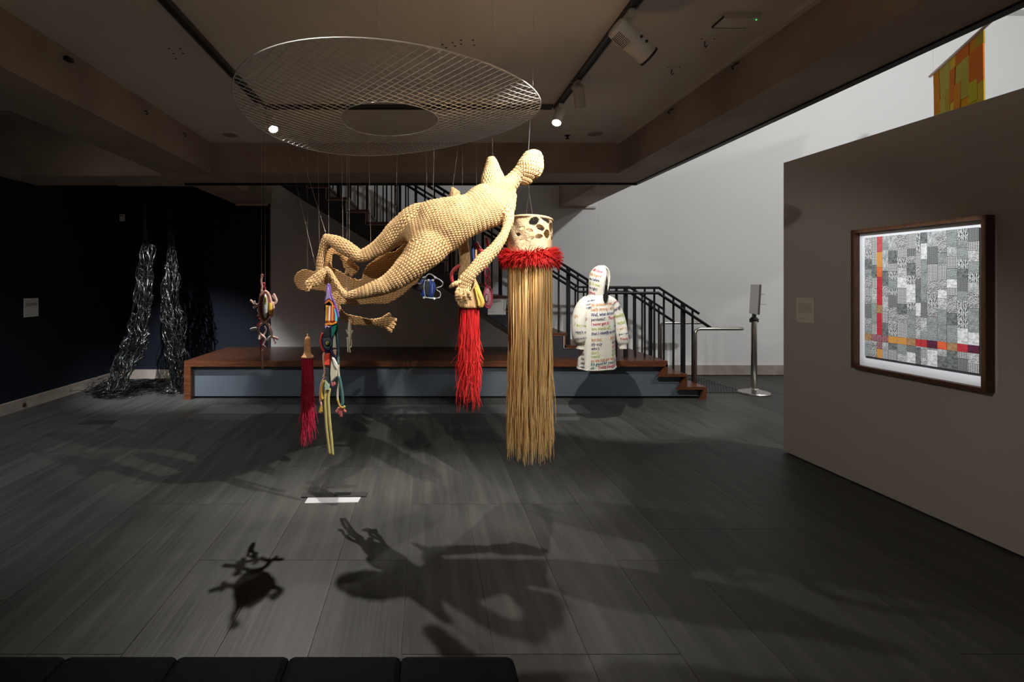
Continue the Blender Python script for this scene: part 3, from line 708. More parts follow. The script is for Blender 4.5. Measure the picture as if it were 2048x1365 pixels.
cord([(165, 800), (120, 790), (70, 808)], .0095, 'left_leg', whitec); cord([(180, 850), (175, 900), (172, 925)], .009, 'toe', whitec)
cord([(240, 760), (262, 810), (235, 870), (215, 900)], .006, 'tendril', whitec, .02); cord([(190, 580), (165, 560), (180, 620), (160, 660), (195, 690), (150, 760)], .006, 'red_tendril', M['crimson_cord'], .03)
cord([(200, 900), (198, 1000), (200, 1140)], .005, 'red_tail', M['crimson_cord'], .02)
cord([(170, 540), (158, 570), (175, 600), (160, 640)], .006, 'tendril', whitec, .03)
hang(lz, Z5(205, 118)); hang(lz, Z5(250, 300, .02))

# --- patchwork creature
DPc = 3.2
def Z6(x, y, d=0): return P(620+x/7.58, 560+y/7.58, DPc+d)
def Z7(x, y, d=0): return P(620+x/6.2, 700+y/6.2, DPc+d)
pc = thing('patchwork_creature', Z7(270, 1330), 'long multicoloured patchwork creature with an eye, dangling over pale yellow legs', 'sculpture')
cols = dict(violet=(.16, .08, .40), lilac=(.45, .32, .58), orange2=(.66, .21, .02), amber=(.66, .40, .03), paper=(.75, .72, .68), scarlet=(.55, .05, .03), sky=(.10, .50, .62), emerald=(.01, .28, .19), coal=(.03, .035, .04), slateb=(.07, .09, .11), redor=(.80, .07, .03), bone=(.62, .58, .45), mint=(.38, .52, .36), straw2=(.52, .44, .16), gold=(.58, .33, .04), peach=(.72, .42, .28), rose=(.45, .12, .11), teal=(.06, .16, .16), navy2=(.02, .03, .13), olive=(.50, .46, .05))
def cm(k): return cmat('patch_'+k, cols[k], .8, bump=.3, bscale=200)
def patch(name, pts, k, th=.03, d=0, fn=Z6): return MB().pillow([fn(a, b, d) for a, b in pts], (0, th, 0), .82).build(name, cm(k), pc)
def pcord(name, pts, k, r, d=0, fn=Z6): return MB().tube(smooth_path([fn(a, b, d) for a, b in pts], 4), r, 8).build(name, cm(k), pc, smooth=True)
patch('backing', [(285, 70), (255, 180), (225, 300), (215, 500), (215, 680), (190, 860), (165, 960), (205, 1100), (300, 1130), (400, 1160), (425, 900), (415, 620), (430, 560), (380, 380), (320, 260)], 'navy2', .05, .02)
patch('snout', [(282, 70), (262, 140), (252, 250), (230, 330), (300, 290), (350, 330), (318, 240), (303, 140)], 'lilac', .05)
pcord('snout_outline', [(225, 340), (250, 250), (265, 130), (282, 68), (300, 130), (318, 240), (370, 350), (420, 490), (430, 570)], 'violet', .0075, -.012)
patch('orange_collar', [(220, 350), (225, 372), (270, 340), (300, 325), (345, 380), (350, 395), (355, 360), (300, 285), (260, 305)], 'orange2', .03, -.012)
for i, (xa, xb, k) in enumerate(((238, 258, 'amber'), (258, 282, 'orange2'), (284, 312, 'paper'), (312, 334, 'scarlet'), (334, 352, 'amber'), (352, 378, 'scarlet'))):
    patch('stripe', [(xa+6, 385-abs(3-i)*2), (xb+6, 380), (xb, 640), (xa-2, 645)], k, .026, -.012)
patch('sky_stripe', [(365, 400), (385, 440), (415, 560), (410, 640), (382, 640), (385, 520)], 'sky', .028, -.012)
patch('orange_jaw', [(222, 660), (300, 645), (350, 655), (410, 620), (405, 665), (330, 690), (280, 680), (225, 710)], 'orange2', .03, -.014)
patch('lilac_brow', [(225, 690), (265, 695), (320, 700), (300, 725), (260, 705), (235, 740)], 'lilac', .028, -.016)
patch('dark_face', [(225, 740), (270, 715), (322, 715), (325, 870), (215, 880), (205, 800)], 'coal', .04, -.008)
patch('eye_field', [(205, 890), (250, 860), (325, 860), (328, 1050), (290, 1080), (230, 1040), (200, 960)], 'slateb', .04, -.012)
MB().pillow([Z6(266+50*math.cos(t), 960+52*math.sin(t)*.9, -.035) for t in np.linspace(0, 2*PI, 17)[:-1]], (0, .02, 0)).build('eye_ring', cm('coal'), pc); er = [c for c in pc.children if c.name.startswith('eye_ring')][0]
MB().pillow([Z6(264+28*math.cos(t), 960+31*math.sin(t)*.9, -.046) for t in np.linspace(0, 2*PI, 17)[:-1]], (0, .016, 0)).build('eye', cmat('eye_yellow', (.5, .5, .14), .4), er)
MB().pillow([Z6(268+8*math.cos(t), 960+17*math.sin(t)*.9, -.056) for t in np.linspace(0, 2*PI, 13)[:-1]], (0, .008, 0)).build('pupil', cm('coal'), er)
for k in range(7):
    a = 2.6+k*.36+PI; pcord('lash', [(266+52*math.cos(a), 955+54*math.sin(a)), (266+66*math.cos(a), 955+86*math.sin(a))], 'teal', .0055, -.032)
patch('emerald_panel', [(325, 715), (365, 690), (410, 670), (400, 760), (380, 800), (350, 870), (328, 880)], 'emerald', .032, -.012)
patch('bone_panel', [(372, 820), (395, 870), (408, 1040), (345, 1045), (352, 900)], 'bone', .03, -.012)
patch('peach_panel', [(345, 1055), (408, 1055), (402, 1150), (370, 1120)], 'peach', .03, -.014)
pcord('red_edge', [(195, 810), (168, 880), (165, 960), (180, 1030), (215, 1090)], 'scarlet', .008, -.005); pcord('navy_edge', [(330, 700), (335, 1000), (330, 1090), (400, 1165)], 'navy2', .008, -.02); pcord('grey_edge', [(410, 660), (415, 800), (430, 950), (428, 1150), (430, 1280)], 'teal', .008, -.002)
patch('red_orange_panel', [(225, 1135), (265, 1110), (310, 1115), (305, 1305), (220, 1305)], 'redor', .035, -.008)
patch('black_panel', [(190, 210), (250, 210), (247, 380), (232, 420), (205, 370)], 'coal', .035, -.006, Z7)
patch('bone_leaf', [(262, 120), (300, 170), (340, 250), (338, 330), (262, 410), (250, 300)], 'bone', .035, -.012, Z7)
patch('white_stripe', [(270, 85), (300, 95), (345, 190), (342, 250), (310, 200)], 'paper', .03, -.02, Z7)
pcord('peach_edge', [(178, 30), (168, 100), (178, 200), (185, 290), (168, 340)], 'peach', .008, 0, Z7)
patch('mint_hip', [(190, 365), (225, 400), (245, 430), (240, 500), (200, 500), (182, 450)], 'mint', .035, -.01, Z7)
pcord('left_leg', [(205, 480), (188, 600), (195, 780), (205, 950), (225, 1130), (248, 1300)], 'straw2', .0095, 0, Z7); pcord('right_leg', [(245, 480), (228, 600), (236, 780), (250, 950), (268, 1130), (282, 1310)], 'straw2', .0095, 0, Z7)
pcord('gold_arm', [(185, 330), (145, 420), (130, 520), (130, 620), (140, 690)], 'peach', .0075, 0, Z7); pcord('gold_arm_inner', [(182, 380), (150, 470), (145, 590), (165, 610)], 'gold', .009, -.008, Z7)
for a, b in (((138, 690), (118, 780)), ((140, 690), (132, 785)), ((142, 690), (146, 770))): pcord('gold_finger', [a, ((a[0]+b[0])/2, (a[1]+b[1])/2), b], 'gold', .006, 0, Z7)
pcord('silver_arm', [(350, 150), (355, 300), (365, 400), (345, 520), (345, 620), (375, 700), (410, 720), (430, 700)], 'bone', .0075, 0, Z7); pcord('silver_arm_inner', [(360, 330), (385, 450), (400, 560), (405, 660), (390, 690)], 'teal', .010, -.006, Z7)
pcord('gold_cuff', [(345, 620), (365, 690), (405, 722), (432, 705)], 'gold', .006, -.012, Z7)
for a, b in (((365, 720), (330, 775)), ((375, 720), (365, 800)), ((390, 725), (385, 830)), ((405, 725), (440, 775))): pcord('rose_finger', [a, ((a[0]+b[0])/2, (a[1]+b[1])/2), b], 'rose', .010, 0, Z7)
patch('rose_tail', [(265, 410), (310, 395), (320, 430), (290, 455), (268, 440)], 'rose', .03, 0, Z7)
hang(pc, Z6(283, 66)); 

# --- pale charm
ch = thing('pale_gecko_charm', P(701, 705, 3.27), 'small pale gecko charm hanging from the outstretched crocheted arm', 'ornament')
def Z6c(x, y, d=0): return P(620+x/7.58, 560+y/7.58, 3.27+d)
mb = MB(); chc = cmat('pale_thread', (.56, .50, .38), .8)
MB().tube(smooth_path([Z6c(*p) for p in ((600, 600), (602, 650), (600, 740), (604, 850), (600, 950), (590, 1010))], 5), [.003+.010*math.sin(PI*min(1, i/25))**1.2 for i in range(26)], 10).build('body', chc, ch, smooth=True)
for pts in (((590, 850), (565, 800), (550, 760)), ((615, 850), (635, 800), (648, 765)), ((565, 870), (572, 960), (570, 1020)), ((625, 900), (630, 980), (620, 1030)), ((580, 1010), (575, 1060), (578, 1100)), ((600, 1010), (605, 1060), (612, 1105))):
    MB().tube(smooth_path([Z6c(*p) for p in pts], 4), .0042, 6).build('leg', chc, ch, smooth=True)
MB().tube(smooth_path([Z6c(600, 605), Z6c(585, 570), Z6c(590, 545), Z6c(598, 540, .07), Z6c(600, 560, .09)], 5), .002, 6).build('loop', cmat('dark_cord', (.05, .04, .04), .8), ch)
hang(ch, Z6c(595, 545))

# ------------------------------------------------------------------ hooded knit garment
DH = 5.2; s_ = DH/F
HC = P(1194, 735, DH)      # hem centre
hd_ = thing('hooded_jumper', HC, 'long cream knitted hooded jumper covered in coloured handwriting, hanging before the steps', 'garment')
ROT = math.radians(33)
cr, sr = math.cos(ROT), math.sin(ROT)
zH = lambda py: P(0, py, DH).z
prof = [(736, .245, .155, -.0), (700, .225, .150, .0), (660, .222, .145, 0), (630, .222, .135, .0), (612, .215, .120, .0), (602, .18, .105, 0), (595, .125, .09, .0), (590, .095, .085, 0)]
def prof_at(z):
    zs = [zH(p[0]) for p in prof]
    for i in range(len(prof)-1):
        if z <= zs[i+1]: break
    t = max(0, min(1, (z-zs[i])/(zs[i+1]-zs[i]))); a, b = prof[i], prof[i+1]
    return a[1]+(b[1]-a[1])*t, a[2]+(b[2]-a[2])*t
def bodyp(th, z, off=0):
    """th=0 is the garment's front; grows towards its left (image right)"""
    a, b = prof_at(z)
    low = max(0, min(1, (zH(640)-z)/(zH(640)-zH(736))))
    k = 1+low*(.05*math.sin(5*th+.6)+.03*math.sin(9*th))
    lx, ly = (a*k+off)*math.sin(th), -(b*k+off)*math.cos(th)
    return Vector((HC.x+lx*cr-ly*sr, DH+lx*sr+ly*cr, z))
def shell(fn, us, vs2, name, m, parent, thick=.012, close=True):
    mb = MB(); nu, nv = len(us), len(vs2)
    for v_ in vs2:
        for u_ in us: mb.v.append(tuple(fn(u_, v_))); mb.var.append(0)
    for j in range(nv-1):
        for i in range(nu if close else nu-1):
            mb.f.append((j*nu+i, j*nu+(i+1) % nu, (j+1)*nu+(i+1) % nu, (j+1)*nu+i))
    o = mb.build(name, m, parent, smooth=True, fix=False)
    sm = o.modifiers.new('thick', 'SOLIDIFY'); sm.thickness = thick; sm.offset = 0; return o
shell(bodyp, np.linspace(0, 2*PI, 73)[:-1], np.linspace(zH(736), zH(591), 34), 'body', M['knit'], hd_)
MB().tube([bodyp(t, zH(736)+.006) for t in np.linspace(0, 2*PI, 73)], .011, 6, False).build('hem', M['knit'], hd_, smooth=True)
def sleeve(pts, name):
    path = catmull([(*P(a, b, DH+d), r*s_) for a, b, d, r in pts], 6)
    def fn(u_, i):
        p = path[int(i)]; q0, q1 = path[max(0, int(i)-1)], path[min(len(path)-1, int(i)+1)]
        t = Vector(q1[:3]-q0[:3]).normalized(); a = t.cross(Vector((0, 1, 0))).normalized(); b = a.cross(t)
        return Vector(p[:3])+(a*math.cos(u_)+b*math.sin(u_))*p[3]*(1+.04*math.sin(3*u_+i*.5))
    o = shell(fn, np.linspace(0, 2*PI, 25)[:-1], range(len(path)), name, M['knit'], hd_)
    return fn, len(path)
SLl = sleeve([(1176, 600, -.05, 9), (1167, 612, -.07, 12.5), (1160, 635, -.09, 13.5), (1158, 660, -.10, 13.5), (1160, 680, -.10, 11.5), (1161, 690, -.10, 6.5), (1160.5, 699, -.10, 6.3)], 'sleeve')
SLr = sleeve([(1212, 600, .03, 9), (1222, 606, .05, 10), (1232, 622, .07, 11), (1239, 645, .07, 11), (1243, 665, .06, 11), (1245, 682, .06, 10), (1246, 690, .06, 6.5), (1246, 698, .06, 6.3)], 'sleeve')
# hood: egg-shaped shell with a face opening turned to the right
def hoodp(u_, v_):
    # u in [-1,1] around the back, v in [0,1] bottom to top
    th = PI+u_*(PI*.80-.25*v_)*(1 if u_ < 0 else 1)     # th measured from front
    z = zH(594)+(zH(532)-zH(594))*v_
    w_ = (.076+.02*math.sin(v_*PI))*math.sqrt(max(0.02, 1-max(0, (v_-.45)/.56)**2.2)); d_ = (.088+.04*v_)*math.sqrt(max(.02, 1-max(0, (v_-.5)/.51)**2.4))
    lx, ly = w_*math.sin(th), -d_*math.cos(th)-.045*v_+.02
    rr = ROT+.30; c2, s2 = math.cos(rr), math.sin(rr)
    return Vector((P(1199, 0, DH).x+lx*c2-ly*s2, DH+lx*s2+ly*c2, z))
shell(hoodp, np.linspace(-1, 1, 41), np.linspace(0, 1, 22), 'hood', M['knit'], hd_, .014, False)
MB().tube([hoodp(-1, v_) for v_ in np.linspace(0, 1, 12)], .008, 6).build('hood_edge', M['knit'], hd_, smooth=True)
MB().tube([hoodp(1, v_) for v_ in np.linspace(0, 1, 12)], .008, 6).build('hood_edge', M['knit'], hd_, smooth=True)
MB().pillow([P(1211+5*math.cos(t)*(1+.2*math.sin(t)), 588+19*math.sin(t), DH-.125+.05*(1-math.sin(t))) for t in np.linspace(0, 2*PI, 17)[:-1]], (0, .01, 0)).build('slit_shade', M['hoodshade'], hd_)  # near-black piece painting the shade inside the hood opening
# handwriting
TCOL = dict(n=(.035, .05, .16), o=(.62, .27, .10), r=(.50, .04, .09), g=(.40, .48, .13), k=(.07, .05, .11), t=(.03, .16, .17))
texts = []
def text_mesh(body):
    cu = bpy.data.curves.new('t', 'FONT'); cu.body = body; cu.size = 1; cu.resolution_u = 1; cu.shear = .12; cu.offset = .022
    o = bpy.data.objects.new('t', cu); COL.objects.link(o); return o
lines = []     # (object, mapper, size, colour)
def mapper_body(th0, z0, sl):
    def f(x, y):
        z = z0+y
        a, b = prof_at(z0)
        th = th0+x/((a+b)/2)
        return bodyp(th, z+sl*x, .009)
    return f
LT = [(610, [('My immune system', 'o')]), (619, [('really strong, I eat stuff', 'o')]), (629, [('Well, what did you do,', 'n')]), (638, [('pandemic? ', 'k'), ('The annoying', 'r')]), (647, [('I never got it! ', 'r'), ('I would', 'g')]), (656, [('two weeks off. ', 'g'), ('I should', 'n')]), (665, [('that I identify as woman', 'n')]), (677, [('but but    ', 'o'), ('the worthing', 'o')]), (686, [("it's only   ", 'k'), ('doubled on', 'k')]), (694, [("who's       ", 'k'), ("ok. It's just", 'r')]), (702, [("don't       ", 'g'), ('need the boo', 'g')]), (709, [('would       ', 'g'), ('already in', 'g')]), (717, [("so we just get to go", 'o')]), (724, [("It's good for your immun", 't')]), (731, [('ok. ', 't'), ('Young people with', 'r')])]
for py, segs in LT:
    x0 = 0
    for body, k in segs:
        lines.append((text_mesh(body), mapper_body, (py, x0), .047, k)); x0 += len(body)*.0178
sidel = [(706, 'just', 'k'), (715, 'that', 'k'), (723, 'used', 'k'), (731, 'over', 'n')]
for py, b, k in sidel: lines.append((text_mesh(b), 'side', py, .045, k))
for i, (b, k) in enumerate((('I didn\'t know', 'r'), ('what it good', 'o'), ('seen before', 'n'), ('still, it\'s even', 'g'), ('now right?', 'k'), ('anymore', 'r'))): lines.append((text_mesh(b), 'hood', i, .046, k))
for i, (b, k) in enumerate((('but the', 'n'), ('spicy.', 'n'), ('cough.', 'n'))): lines.append((text_mesh(b), 'shoulder', i, .042, k))
for i, (b, k) in enumerate((('everything', 'r'), ('a long of', 'r'), ('competing', 'o'), ('I am real', 'g'), ("won't act", 'n'), ('expect ok', 'k'), ('used worn', 'o'), ('others', 'g'))): lines.append((text_mesh(b), 'sl', i, .042, k))
for i, (b, k) in enumerate((('vaccine', 'r'), ('cough', 'k'), ('feeling', 'g'), ('actual', 'g'), ('nothing', 'o'), ('person', 'n'), ('Young', 'r'))): lines.append((text_mesh(b), 'srr', i, .042, k))
dg = bpy.context.evaluated_depsgraph_get(); dg.update()
for o, mp, arg, size, k in lines:
    me = bpy.data.meshes.new_from_object(o.evaluated_get(dg), depsgraph=dg); bpy.data.objects.remove(o)
    n = len(me.vertices); co = np.empty(n*3); me.vertices.foreach_get('co', co); co = co.reshape(-1, 3)*size*np.array([.72 if callable(mp) else .85, 1, 1])
    wid = co[:, 0].max()-co[:, 0].min() if n else 1
    newc = []
    for x_, y_, _ in co:
        if callable(mp): p = mapper_body(-1.02, zH(arg[0])-.012, .07)(x_+arg[1], y_)
        elif mp == 'side': p = bodyp(-1.75+x_/.2, zH(arg)-.01+y_, .009)
        elif mp == 'hood':
            v_ = .86-arg*.145+y_/(zH(532)-zH(594))*.95-x_*.5
            u_ = -.62+0*x_; q = hoodp(min(.97, .30+x_/.26*.66), max(0, min(.97, v_))); c0 = Vector((P(1199, 0, DH).x, DH, q.z)); p = q+(q-c0).normalized()*.011
        elif mp == 'shoulder': p = bodyp(-1.5+x_/.16, zH(604+arg*6.5)+y_*.6+x_*.18, .014)
        elif mp == 'sl':
            t = 5+arg*3.6-y_/.0185; i0 = max(0, min(SLl[1]-1.01, t)); f0 = int(i0); fr_ = i0-f0
            u_ = PI*1.5-(wid/2-x_)/.07*1.0
            p = (SLl[0](2*PI-u_, f0)*(1-fr_)+SLl[0](2*PI-u_, f0+1)*fr_)
            c0 = (SLl[0](0, f0)+SLl[0](PI, f0))/2; p = p+(p-c0).normalized()*.010
            if p.y > c0.y: p.y = 2*c0.y-p.y
        else:
            t = 8+arg*3.4-y_/.018; i0 = max(0, min(SLr[1]-1.01, t)); f0 = int(i0); fr_ = i0-f0
            u_ = PI*1.5-(wid/2-x_)/.06*1.0
            p = (SLr[0](2*PI-u_, f0)*(1-fr_)+SLr[0](2*PI-u_, f0+1)*fr_)
            c0 = (SLr[0](0, f0)+SLr[0](PI, f0))/2; p = p+(p-c0).normalized()*.010
            if p.y > c0.y: p.y = 2*c0.y-p.y
        newc.append(p-HC)
    if n: me.vertices.foreach_set('co', np.array([tuple(p) for p in newc]).ravel())
    me.materials.clear(); me.materials.append(cmat('thread_'+k, TCOL[k], .9)); me.update()
    t = bpy.data.objects.new('lettering', me); COL.objects.link(t); t.parent = hd_
wireto('hanging_wire', [P(1197, 533, DH), (P(1197, 533, DH).x, DH, ZC)], hd_)

# ------------------------------------------------------------------ black strand sculptures
def strands(name, label, rows, seed, top, n, pool=None):
    """rows: (py, xmin, xmax, D, depth half)"""
    r = random.Random(seed)
    th = thing(name, P((rows[-1][1]+rows[-1][2])/2, rows[-1][0], rows[-1][3]), label, 'sculpture', 'black strand sculptures')
    mb = MB(); ys = [q_[0] for q_ in rows]
    def at(py):
        for i in range(len(rows)-1):
            if py <= rows[i+1][0]: break
        t = (py-rows[i][0])/(rows[i+1][0]-rows[i][0]); return [rows[i][k]+(rows[i+1][k]-rows[i][k])*t for k in range(5)]
    for i in range(n):
        y0 = ys[0] if r.random() < .45 else r.uniform(ys[0], ys[-1]-60); y1 = r.uniform(y0+60, ys[-1]) if r.random() < .6 else ys[-1]
        u, q_ = r.uniform(-1, 1), r.uniform(-1, 1); ph = [r.uniform(0, 6) for _ in range(4)]; pts = []; py = y0; loopy = r.random() < .35
        while py < y1:
            a = at(py); c, hw = (a[1]+a[2])/2, (a[2]-a[1])/2*(.82+.45*noise.noise(Vector((py*.045, seed*3.1, u*1.2))))
            uu = max(-1, min(1, u+.25*math.sin(ph[0]+py*.035)+.10*math.sin(ph[1]+py*.21)+(.18*math.sin(ph[3]+py*.5) if loopy else 0)))
            dd = q_*math.sqrt(max(0, 1-uu*uu*.8))+.15*math.sin(ph[2]+py*.09)
            p = P(c+hw*uu, py, a[3]+a[4]*dd)
            if p.z < .006: p.z = .006+.02*abs(math.sin(py))
            pts.append(p); py += 7 if not loopy else 4
        if len(pts) > 2: mb.tube(pts, r.uniform(.003, .0052), 6, False)
    tag(mb.build('strand_mass', M['blackstrand'], th, smooth=True, fix=False), kind='stuff')
    # knots and drops that catch the light
    mb = MB()
    for i in range(120):
        py = r.uniform(ys[0]+20, ys[-1]-10); a = at(py); u = r.uniform(-.9, .9)
        mb.lathe([(.001, -.009), (.006, -.005), (.008, 0), (.005, .006), (.001, .009)], P((a[1]+a[2])/2+u*(a[2]-a[1])/2, py, a[3]-a[4]*math.sqrt(1-u*u)), 8)
    tag(mb.build('glossy_knots', M['blackstrand'], th, smooth=True, fix=False), kind='stuff')
    if pool:
        mb = MB()
        for i in range(pool[5]):
            cx, cy = r.gauss(pool[0], pool[2]), r.gauss(pool[1], pool[3]); a = r.uniform(0, 6); R = r.uniform(.04, .16); z = abs(r.gauss(0, pool[4]))+.004
            p0 = P(cx, cy, H*F/(cy-VY)); arc = r.uniform(1, 4)
            mb.tube([Vector((p0.x+R*math.cos(a+t*arc), p0.y+.7*R*math.sin(a+t*arc), max(.004, z+.015*math.sin(6*t+a)))) for t in np.linspace(0, 1, 9)], .0032, 5, False)
        tag(mb.build('pooled_strands', M['blackstrand'], th, smooth=True, fix=False), kind='stuff')
    p = P((rows[0][1]+rows[0][2])/2, rows[0][0], rows[0][3]); wireto('hanging_wire', [p, (p.x, p.y, 3.0)], th)
    return th
strands('black_strand_sculpture', 'glossy black tangled strands hanging and trailing into a heap, left of the pair', [(416, 287, 292, 6.4, .02), (484, 286, 294, 6.4, .02), (492, 278, 312, 6.4, .10), (560, 272, 308, 6.4, .12), (590, 268, 310, 6.4, .14), (620, 262, 306, 6.4, .15), (660, 254, 304, 6.4, .16), (690, 238, 306, 6.35, .17), (712, 224, 292, 6.35, .18), (740, 212, 276, 6.3, .2), (775, 204, 258, 6.28, .2), (786, 198, 250, 6.26, .2)], 3, None, 105, (224, 789, 17, 4, .075, 480))
strands('black_strand_sculpture', 'glossy black tangled strands hanging in a tall column beside the platform end', [(446, 338, 342, 6.6, .02), (462, 334, 347, 6.6, .05), (500, 334, 352, 6.6, .08), (535, 326, 360, 6.6, .12), (560, 322, 364, 6.6, .15), (610, 318, 366, 6.6, .16), (660, 320, 376, 6.6, .17), (690, 326, 380, 6.6, .17), (720, 332, 380, 6.6, .17), (760, 338, 376, 6.6, .16), (782, 338, 372, 6.6, .16)], 4, None, 120, (350, 783, 12, 3, .02, 220))
# loose loops on the floor between them
mb = MB(); r = random.Random(8)
for i in range(70):
    cx, cy = r.gauss(285, 18), r.gauss(768, 6); p0 = P(cx, cy, H*F/(cy-VY)); a = r.uniform(0, 6); R = r.uniform(.05, .16)
    mb.tube([Vector((p0.x+R*math.cos(a+t*2.5), p0.y+.7*R*math.sin(a+t*2.5), .005)) for t in np.linspace(0, 1, 8)], .003, 4, False)
tag(mb.build('loose_strands', M['blackstrand'], fix=False), 'thin scatter of black strands lying on the floor between the hanging tangles', 'strands', kind='stuff')

# ------------------------------------------------------------------ framed work on the partition
def u_of(px):
    k = (px-VX)/F     # PF+pu*u : x/y=k
    return (k*PF.y-PF.x)/(pu.x-k*pu.y)
ua, ub = u_of(1716), u_of(1990); za, zb = .870, 1.884
def fbox(name, u0, u1, n0, n1, z0, z1, m, par, bevel=0): return wbox(MB(), u0, u1, n0, n1, z0, z1).build(name, m, par, bevel=bevel)
pic = thing('framed_patchwork', W((ua+ub)/2, 0, za), 'framed black and white fabric patchwork with red cross bands on the grey partition', 'picture')
fw = .024; fd = .055
fbox('frame_side', ua, ua+fw, 0, fd, za, zb, M['frame'], pic); fbox('frame_side', ub-fw, ub, 0, fd, za, zb, M['frame'], pic)
fbox('frame_top', ua+fw, ub-fw, 0, fd, zb-fw, zb, M['frame'], pic); fbox('frame_bottom', ua+fw, ub-fw, 0, fd, za, za+fw, M['frame'], pic)
fbox('mount', ua+fw, ub-fw, .004, .010, za+fw, zb-fw, M['mat_'], pic)
qa, qb, qz0, qz1 = ua+.068, ub-.062, za+.098, zb-.062
fbox('backing_cloth', qa+.004, qb+.006, .010, .014, qz0-.012, qz1-.004, cmat('dark_backing', (.03, .03, .035), .9), pic)
bwm = [patmat('print_%d' % i, a, b, k, s) for i, (a, b, k, s) in enumerate([((.02, .022, .022), (.32, .33, .33), 'check', 230), ((.04, .04, .04), (.66, .66, .65), 'wavey', 36), ((.03, .035, .035), (.70, .71, .70), 'wavex', 34), ((.03, .03, .03), (.62, .62, .62), 'voro', 120), ((.015, .016, .016), (.20, .21, .21), 'voro', 60), ((.15, .16, .16), (.70, .70, .70), 'noise', 90), ((.03, .035, .035), (.36, .38, .37), 'voro', 170), ((.015, .015, .015), (.75, .75, .74), 'check', 165), ((.12, .14, .13), (.42, .46, .44), 'wavey', 44), ((.30, .31, .31), (.80, .80, .80), 'voro', 70)])]
clm = [patmat('colour_print_%d' % i, a, b, k, s) for i, (a, b, k, s) in enumerate([((.45, .05, .05), (.62, .12, .13), 'noise', 60), ((.62, .10, .03), (.70, .18, .06), 'noise', 60), ((.60, .25, .04), (.65, .32, .08), 'check', 150), ((.30, .02, .03), (.55, .03, .04), 'voro', 70), ((.05, .005, .02), (.13, .01, .05), 'noise', 40), ((.22, .08, .10), (.38, .18, .20), 'wavex', 20), ((.22, .10, .04), (.45, .26, .12), 'voro', 60), ((.70, .09, .03), (.75, .14, .04), 'noise', 30)])]
rp = random.Random(19)
cols_ = [0, .075, .13, .185, .245, .33, .42, .50, .545, .60, .685, .76, .84, .92, 1.0]
for ci in range(len(cols_)-1):
    c0, c1 = cols_[ci], cols_[ci+1]; z = 0.0; red = ci == 2
    while z < 1:
        hgt = rp.uniform(.05, .13)
        if z < .135 <= z+hgt: hgt = .135-z
        if z >= .135 and z < .19: hgt = .055; z = .135
        if z+hgt > .96: hgt = 1-z
        if hgt < .004: z = .135 if z < .14 else 1; continue
        band = abs(z-.135) < 1e-6
        m = rp.choice(clm) if (band or red) else rp.choice(bwm)
        if band: m = clm[[6, 5, 5, 5, 2, 2, 6, 3, 3, 4, 7, 6, 3, 4][ci]]
        elif red: m = clm[2 if z < .03 else 5 if z < .13 else 3 if z < .30 else 6 if z < .42 else 3 if z < .60 else 1 if z < .74 else 2 if z < .80 else 0]
        e = .0006
        n1 = .0165+rp.uniform(0, .0012)
        u0, u1 = qa+(qb-qa)*c0+e, qa+(qb-qa)*c1-e; z0, z1 = qz0+(qz1-qz0)*z+e, qz0+(qz1-qz0)*(z+hgt)-e
        # local XY object so the print runs with the piece
        me = MB().box((0, 0, 0), (u1-u0, z1-z0, .002)).mesh('patch'); me.materials.append(m)
        o = bpy.data.objects.new('patch', me); COL.objects.link(o); o.parent = pic
        Rm = Matrix((pu, Vector((0, 0, 1)), pn)).transposed().to_4x4()
        o.matrix_local = Matrix.Translation(W(u0, n1-.002, z0)-pic.location) @ Rm
        z += hgt

# ------------------------------------------------------------------ labels and signs
def card(name, label, fn, w_, h_, m, ink, par_loc, rows, cat='sign', th=.006):
    """fn(u,n,z): local coords to world"""
    t = thing(name, par_loc, label, cat)
    def bx_(u0, u1, n0, n1, z0, z1):
        vv = [fn(u, n, z) for z in (z0, z1) for n in (n0, n1) for u in (u0, u1)]
        return MB().add(vv, [(0, 2, 3, 1), (4, 5, 7, 6), (0, 1, 5, 4), (2, 6, 7, 3), (0, 4, 6, 2), (1, 3, 7, 5)])
    sh = bx_(0, w_, 0, th, 0, h_).build('sheet', m, t)
    r = random.Random(len(label))
    for za_, n_, ln in rows:
        mb = MB()
        for k in range(n_):
            zz = za_*h_-k*h_*.034; e = w_*(.12+(.76 if k < n_-1 else r.uniform(.3, .7))*ln)
            vv = [fn(u, nn, z) for z in (zz, zz+h_*.015) for nn in (th, th+.0008) for u in (w_*.12, e)]
            mb.add(vv, [(0, 2, 3, 1), (4, 5, 7, 6), (0, 1, 5, 4), (2, 6, 7, 3), (0, 4, 6, 2), (1, 3, 7, 5)])
        mb.build('text_block', ink, sh)
    return t
lyl = lambda px: 4.78*F/(VX-px)
y0, y1 = lyl(47), lyl(76)
card('wall_label', 'white text card on the left navy wall', lambda u, n, z: Vector((-4.78+n, y0+u, P(0, 634, (y0+y1)/2).z+z)), y1-y0, .225, M['card'], M['ink'], (-4.78, y0, 1.08), [(.86, 1, .4), (.74, 6, 1), (.1, 1, .5)])
u0, u1 = u_of(1594), u_of(1629)
card('wall_label', 'cream text card on the grey partition beside the framed patchwork', lambda u, n, z: W(u0+u, n, 1.165+z), u1-u0, .205, M['cream'], M['ink2'], W(u0, 0, 1.165), [(.88, 1, .4), (.76, 12, 1), (.16, 2, .5)])
c0 = P(976, 630, 6.44)
card('wall_label', 'white card on the dark side of the stair', lambda u, n, z: Vector((c0.x+u, 6.459-n, c0.z+z)), 36*6.44/F, 34*6.44/F, M['card'], M['ink'], c0, [(.85, 5, .8), (.15, 1, .4)])
c1 = P(1512, 609, WB)
